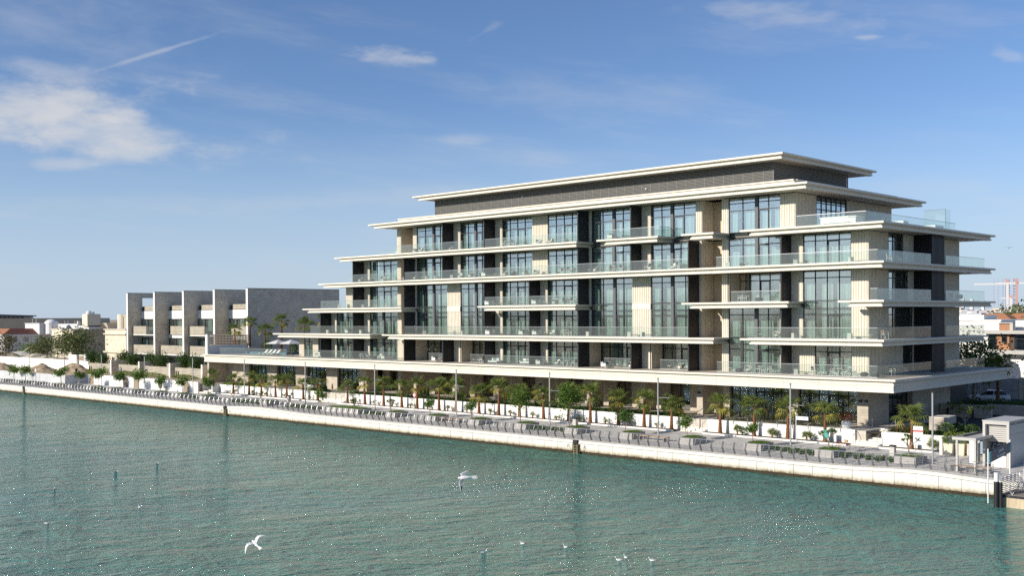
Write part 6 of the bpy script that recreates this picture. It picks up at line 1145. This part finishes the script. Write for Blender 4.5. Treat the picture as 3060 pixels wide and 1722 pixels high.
g = thing('floating_pontoon', 'concrete floating pontoon with a timber deck and railings at the right edge', 'pontoon', (-29.6, 82.7, 0)); q = MB(); q.box(0, 12, 0, 3.7, -.4, .82); obj('float', q, mat('pontoon_concrete', (.55,.44,.30), .8, .25, 1.2, stretch=(2,2,.4)), g)
for i in range(9): q = MB(); q.box(.05, 12, .1+i*.4, .48+i*.4, .84, .92); obj('deck_board', q, mat('grey_deck', (.27,.23,.19), .8, .15, 3), g)
q = MB(); q.box(0, 12, -.06, .06, .74, .9); obj('rubbing_strip', q, KIN, g)
for i in range(5): q = MB(); q.box(.1+i*.0, .16, .3+i*.82, .36+i*.82, .92, 2.1); obj('rail_post', q, WHITE, g)
q = MB()
for k in range(8): q.box(.11, .15, .2, 3.7, 1.0+k*.14, 1.05+k*.14)
obj('rail_slats', q, DSTEEL, g); q = MB()
for k in range(8): q.box(.2, 12, 3.62, 3.66, 1.0+k*.14, 1.06+k*.14)
obj('rail_slats', q, KW, g)
for i in range(8): q = MB(); q.box(.3+i*1.5, .36+i*1.5, 3.6, 3.68, .92, 2.15); obj('rail_post', q, WHITE, g)
for x in (.9, 2.0, 3.2):
    q = MB(); q.tube((x,.35,.92),(x-.12,.35,1.12),.02,None,5); q.tube((x,.35,.92),(x+.12,.35,1.12),.02,None,5); obj('cleat', q, WHITE, g)
g = thing('mooring_pile', 'black and white mooring pile at the pontoon corner', 'pile', (-29.55, 82.3, 0)); q = MB(); q.tube((0,0,-2),(0,0,1.9),.19,None,14); q.tube((.3,.05,-2),(.3,.05,1.85),.12,None,10); obj('fender_tube', q, CHAR, g); q = MB(); q.tube((0,0,1.9),(0,0,2.55),.17,None,14); obj('white_top', q, WHITE, g)
g = thing('gangway', 'white truss gangway leading down to the pontoon', 'gangway', (-29.6, 88.2, 0)); q = MB()
for k in range(7): q.box(0, 6, 0, .05, 1.35+k*.2, 1.41+k*.2)
q.box(0, 6, -.05, .1, 2.7, 2.82); q.box(0, 6, -.05, .1, 1.15, 1.32); q.box(0, .12, -.05, .1, 1.3, 2.75); q.hexa([(.1,-.06,2.7),(.3,-.06,2.7),(.3,.12,2.7),(.1,.12,2.7),(1.3,-.06,1.3),(1.5,-.06,1.3),(1.5,.12,1.3),(1.3,.12,1.3)]); obj('truss_side', q, WHITE, g); q = MB(); q.box(0, 6, .1, 1.4, 1.15, 1.25); obj('walkway', q, KW, g)
# big leaning pots with lime shrubs by the shelter
for i, (x, y) in enumerate(((-38.3,95.6),(-37.4,95.9),(-36.6,96.2))):
    g = thing('tall_planter', ('left tall cream planter with a yellow-green bush','middle tall cream planter with a yellow-green bush','right tall cream planter with a yellow-green bush, nearest the kiosk')[i], 'plant pot', (x, y, deck_z(y)), 0, 'tall cream planters by the shelter'); q = MB(); q.hexa([(-.3,-.3,0),(.3,-.3,0),(.3,.3,0),(-.3,.3,0),(-.42,-.42,1.05),(.42,-.42,1.05),(.42,.42,1.05),(-.42,.42,1.05)]); obj('pot', q, VCR, g); obj('bush', bushmb(0,0,1.45,.62,.6,.6,520,.16,random.Random(50+i)), [LIMEG, OLIVE], g)
# bicycle lying by the stair foot
g = thing('bicycle', 'red bicycle with black wheels leaning near the right stair', 'bicycle', (-47.6, 93.8, deck_z(93.8)), R(8)); BLK = mat('bike_black', (.02,.02,.02), .6); BRD = mat('bike_red', (.35,.03,.03), .4)
for x in (-.52,.52):
    wg = link('wheel', None, g, (x,0,.33)); q = MB()
    for k in range(16): a0, a1 = 6.283*k/16, 6.283*(k+1)/16; q.tube((.31*math.cos(a0),0,.31*math.sin(a0)),(.31*math.cos(a1),0,.31*math.sin(a1)),.022,None,5,cap=False)
    obj('tyre', q, BLK, wg); q = MB()
    for k in range(6): a0 = 6.283*k/6; q.tube((0,0,0),(.3*math.cos(a0),0,.3*math.sin(a0)),.004,None,3)
    obj('spokes', q, STEEL, wg)
q = MB()
for a, b in (((-.52,0,.33),(-.1,0,.35)),((-.52,0,.33),(-.2,0,.75)),((-.1,0,.35),(-.2,0,.78)),((-.1,0,.35),(.36,0,.72)),((-.2,0,.72),(.34,0,.80)),((.36,0,.68),(.52,0,.33)),((.36,0,.68),(.32,0,.92))): q.tube(a, b, .022, None, 6)
obj('frame', q, BRD, g); q = MB(); q.box(-.32,-.08,-.07,.07,.80,.86); obj('saddle', q, BLK, g); q = MB(); q.tube((.3,-.25,.95),(.3,.25,.95),.016,None,6); obj('handlebar', q, BLK, g); q = MB(); q.box(.36,.6,-.12,.12,.72,.92); obj('basket', q, mat('basket_tan', (.45,.33,.15), .8), g)
# ------------------------------------------------------------------ people (skin-grown figures)
SKIN = mat('skin', (.30,.17,.10), .6); HAIR = mat('hair', (.015,.012,.01), .8)
def person(loc, rz, lb, top, bottom, h=1.72, robe=False, arm='down'):
    k = h/1.72; J = [(0,0,.95),(0,0,1.15),(0,-.01,1.38),(0,-.01,1.50),(0,-.02,1.60),(0,-.03,1.70),(.19,0,1.40),(.25,.02,1.13),(.27,-.08,.88),(-.19,0,1.40),(-.25,.02,1.13),(-.27,-.08,.88),(.10,0,.88),(.11,-.05,.50),(.11,.02,.06),(.11,-.12,.03),(-.10,0,.88),(-.11,.06,.50),(-.11,.10,.06),(-.11,-.04,.03)]
    Rr = [.15,.145,.15,.055,.09,.085,.065,.05,.035,.065,.05,.035,.10,.068,.045,.04,.10,.068,.045,.04]
    if arm == 'up': J[7] = (.22,-.16,1.22); J[8] = (.06,-.25,1.46); J[10] = (-.22,-.16,1.22); J[11] = (-.05,-.25,1.46)
    Ed = [(0,1),(1,2),(2,3),(3,4),(4,5),(2,6),(6,7),(7,8),(2,9),(9,10),(10,11),(0,12),(12,13),(13,14),(14,15),(0,16),(16,17),(17,18),(18,19)]
    me = bpy.data.meshes.new('body'); me.from_pydata([tuple(c*k for c in p) for p in J], Ed, []); o = bpy.data.objects.new('body_src', me); COL.objects.link(o)
    sm = o.modifiers.new('s', 'SKIN'); sv = me.skin_vertices[0].data
    for i, r in enumerate(Rr): sv[i].radius = (r*k*(1.1 if i < 3 else 1), r*k*(.75 if i < 3 else 1)); sv[i].use_root = (i == 0)
    sub = o.modifiers.new('d', 'SUBSURF'); sub.levels = 1; sub.render_levels = 1
    dg = bpy.context.evaluated_depsgraph_get(); m2 = bpy.data.meshes.new_from_object(o.evaluated_get(dg)); bpy.data.objects.remove(o)
    m2.materials.clear()
    for q in (SKIN, top, bottom, HAIR): m2.materials.append(q)
    for p in m2.polygons:
        z = p.center.z/k; x = abs(p.center.x/k); p.material_index = 3 if (z > 1.66 or (z > 1.56 and p.center.y/k > .02)) else 0 if (z > 1.47 or (x > .24 and z < 1.0) and not robe or (x > .2 and z < .95)) else 1 if z > .93 else (1 if robe else 2); p.use_smooth = True
    m2.name = 'body'; g = thing('person', lb, 'person', loc, rz); link('body', m2, g)
    if robe: q = MB(); q.lathe([(.27,.08),(.23,.5),(.19,1.0),(.17,1.3)], 12); obj('robe', q, top, g, scale=(k,k*.8,k))
    for sx in (-.11,.11): q = MB(); q.box(sx-.045, sx+.045, -.17, .09, 0, .06); obj('shoe', q, HAIR, g)
    return g
WROBE = mat('pale_cloth', (.66,.60,.54), .9); DSH = mat('navy_cloth', (.03,.035,.05), .9); GSH = mat('grey_cloth', (.36,.40,.45), .9); DTR = mat('dark_trousers', (.04,.04,.045), .9)
person((-204.6, 93.9, deck_z(93.9)), 2.2, 'person in long pale clothes walking beside the white garden wall', WROBE, WROBE, 1.72, True)
person((-213.6, 97.5, 2.75), 1.2, 'person in dark clothes standing behind the hoarding holding something up', DSH, DTR, 1.75, arm='up')
person((-199.2, 99.6, 3.3), -2.4, 'person in a grey shirt standing on the garden terrace', GSH, DTR, 1.72)
person((-136.2, 100.2, 3.18), .6, 'person in a grey shirt and dark trousers standing at the ground floor windows', GSH, DTR, 1.74)
# ------------------------------------------------------------------ gulls
GW = mat('gull_white', (.80,.79,.78), .7); GG = mat('gull_grey', (.30,.31,.33), .7); GB = mat('gull_black', (.02,.02,.022), .6); GR = mat('gull_bill', (.16,.05,.03), .5)
def gull_mesh(left, right, sc=1.0, under=GG):
    """flying gull along +x; wings given as (y, z, chord-start x, chord) stations from the shoulder out"""
    m = MB(); prof = [(-.24,.012),(-.20,.03),(-.10,.055),(0,.066),(.08,.06),(.13,.045),(.165,.04),(.195,.034),(.22,.014),(.245,.010),(.27,.002)]; n = 8; b = 0
    for x, r in prof:
        for i in range(n): a = 6.283*i/n; m.v.append((x, r*math.cos(a), r*.9*math.sin(a)+.01*(x > .12)))
    for k in range(len(prof)-1):
        for i in range(n): j = (i+1) % n; m.f.append((k*n+i, k*n+j, (k+1)*n+j, (k+1)*n+i)); m.m.append(3 if k >= 8 else 0)
    m.hexa([(-.40,-.06,-.004),(-.2,-.03,-.008),(-.2,.03,-.008),(-.40,.06,-.004),(-.40,-.06,.004),(-.2,-.03,.012),(-.2,.03,.012),(-.40,.06,.004)], 0)
    for st in (left, right):
        for i in range(len(st)-1):
            (y0,z0,x0,c0), (y1,z1,x1,c1) = st[i], st[i+1]; th = .016*(1-i/len(st))+.003; mi = 1 if i < len(st)-3 else 2
            for (fa, fb, mm) in ((0,.3,0),(.3,1,mi)):
                A = lambda y, z, x, c, f_, s: (x-c*f_, y, z+s*th*(1-.8*f_))
                m.hexa([A(y0,z0,x0,c0,fa,-1),A(y1,z1,x1,c1,fa,-1),A(y1,z1,x1,c1,fb,-1),A(y0,z0,x0,c0,fb,-1),A(y0,z0,x0,c0,fa,1),A(y1,z1,x1,c1,fa,1),A(y1,z1,x1,c1,fb,1),A(y0,z0,x0,c0,fb,1)], mm)
    return m
W1 = [(.03,.02,.09,.17),(.14,.07,.13,.16),(.24,.09,.14,.14),(.34,.07,.10,.11),(.43,.03,.02,.08),(.50,-.02,-.07,.03)]
mir = lambda s, dz=1, f=1: [(-y, z*dz, x*f, c) for y, z, x, c in s]
def place(o, pos, fwd, up):
    f = Vector(fwd).normalized(); u = Vector(up); l = u.cross(f).normalized(); u = f.cross(l); o.matrix_world = Matrix(((f.x,l.x,u.x,pos[0]),(f.y,l.y,u.y,pos[1]),(f.z,l.z,u.z,pos[2]),(0,0,0,1)))
rt, dn, fw = _r, _d, _f
WA = [(.03,.02,.09,.17),(.13,.05,.14,.16),(.16,.10,.06,.14),(.19,.18,-.05,.11),(.21,.26,-.17,.07),(.22,.32,-.30,.02)]
WB = [(-.03,.0,.09,.17),(-.09,.02,.19,.16),(-.18,.03,.21,.14),(-.28,.02,.19,.10),(-.36,0,.16,.06),(-.43,0,.13,.02)]
m = gull_mesh(WA, WB); o = obj('flying_gull', m, [GW, GG, GB, GR]); tag(o, 'grey and white gull banking low over the middle of the canal', 'gull', 'gulls over the canal')
def eye(x, y, d): return Vector((0,0,EYE)) + (_r*((x-1530)/3261.2)+_d*((y-981.3)/3261.2)+_f)*d
place(o, eye(1388, 1429, 36), -rt+dn*.06, fw-rt*.1)
WU = [(y, z*1.2, x, c*.8) for y,z,x,c in W1]
m = gull_mesh(WU, mir(WU)); o = obj('flying_gull', m, [GW, GW, GW, GR]); tag(o, 'white gull gliding with spread wings at the lower left of the canal', 'gull', 'gulls over the canal'); place(o, eye(763, 1626, 40), -rt*.75-dn*.45+fw*.75, -rt*.45-dn*.80-fw*.25)
m = gull_mesh(WU, mir(WU)); o = obj('flying_gull', m, [GW, GW, GG, GR]); tag(o, 'tiny gull high in the sky right of the hotel roof', 'gull', 'gulls over the canal'); place(o, eye(3014, 741, 120), rt*.5+fw*.8, -dn)
sg = MB(); prof = [(-.22,.02,.07),(-.14,.06,.06),(0,.085,.05),(.10,.07,.05),(.15,.04,.09),(.17,.045,.16),(.20,.045,.19),(.235,.03,.19),(.29,.004,.18)]
for x, r, z in prof:
    for i in range(8): a = 6.283*i/8; sg.v.append((x, r*math.cos(a), z+r*.9*math.sin(a)))
for k in range(len(prof)-1):
    for i in range(8): j = (i+1) % 8; sg.f.append((k*8+i, k*8+j, (k+1)*8+j, (k+1)*8+i)); sg.m.append(3 if k == 7 else 0)
for s_ in (-1, 1): sg.hexa([(.08,s_*.06,.08),(.08,s_*.09,.08),(-.32,s_*.03,.09),(-.32,s_*.01,.09),(.08,s_*.05,.14),(.08,s_*.075,.13),(-.32,s_*.025,.11),(-.32,s_*.01,.11)], 1)
sgm = sg.mesh('floating_gull', [GW, GG, GB, GR]); rg = random.Random(2)
FG = [(-46.6,46.2,1.0),(-46.6,49.6,3.0),(-43.9,50.6,2.8),(-39.3,50.0,3.3),(-39.4,50.8,2.7),(-37.8,51.2,3.2),(-98.3,52.8,2.0),(-96.1,47.5,1.4),(-90.4,39.3,2.6),(-77.0,39.9,3.0),(-75.8,32.4,.6)]
for i, (x, y, a) in enumerate(FG):
    o = link('floating_gull', sgm, None, (x, y, 0.0), (0,0,a), .95); lr = i < 6; k = [0,1,2,4,5,3,][i] if lr else i-6
    tag(o, ('small white gull afloat near the lower middle, ' + ('leftmost of the six','second from left','third from left','fourth from left, paired','fifth from left, paired','rightmost of the six')[i]) if lr else ('tiny white gull afloat on the left part of the canal, ' + ('farthest and rightmost','second farthest','middle one','lower right one','nearest to the camera')[k]), 'gull', 'gulls floating on the canal')
# ------------------------------------------------------------------ the wooded far bank behind the viewer, seen only in the window glass
m = MB(); rb = random.Random(8)
for c in range(150):
    x = -620+c*4.6+rb.uniform(-2,2); y = -70+rb.uniform(-14,14); h = rb.uniform(9, 19)
    for i in range(46): m.leaf((x+rb.gauss(0,3.2), y+rb.gauss(0,3), 1+h*min(1,abs(rb.gauss(.55,.3)))), rb.uniform(2.2,4), rb.uniform(1.4,2.6), rb, mi=rb.randrange(2))
tag(obj('far_bank_trees', m, [DARKG, OLIVE]), 'belt of dark trees on the opposite canal bank', 'trees', kind='stuff')
m = MB(); m.box(-9000, 9000, -9000, -52, -1, 1.2); struct('far_bank', m, SAND)
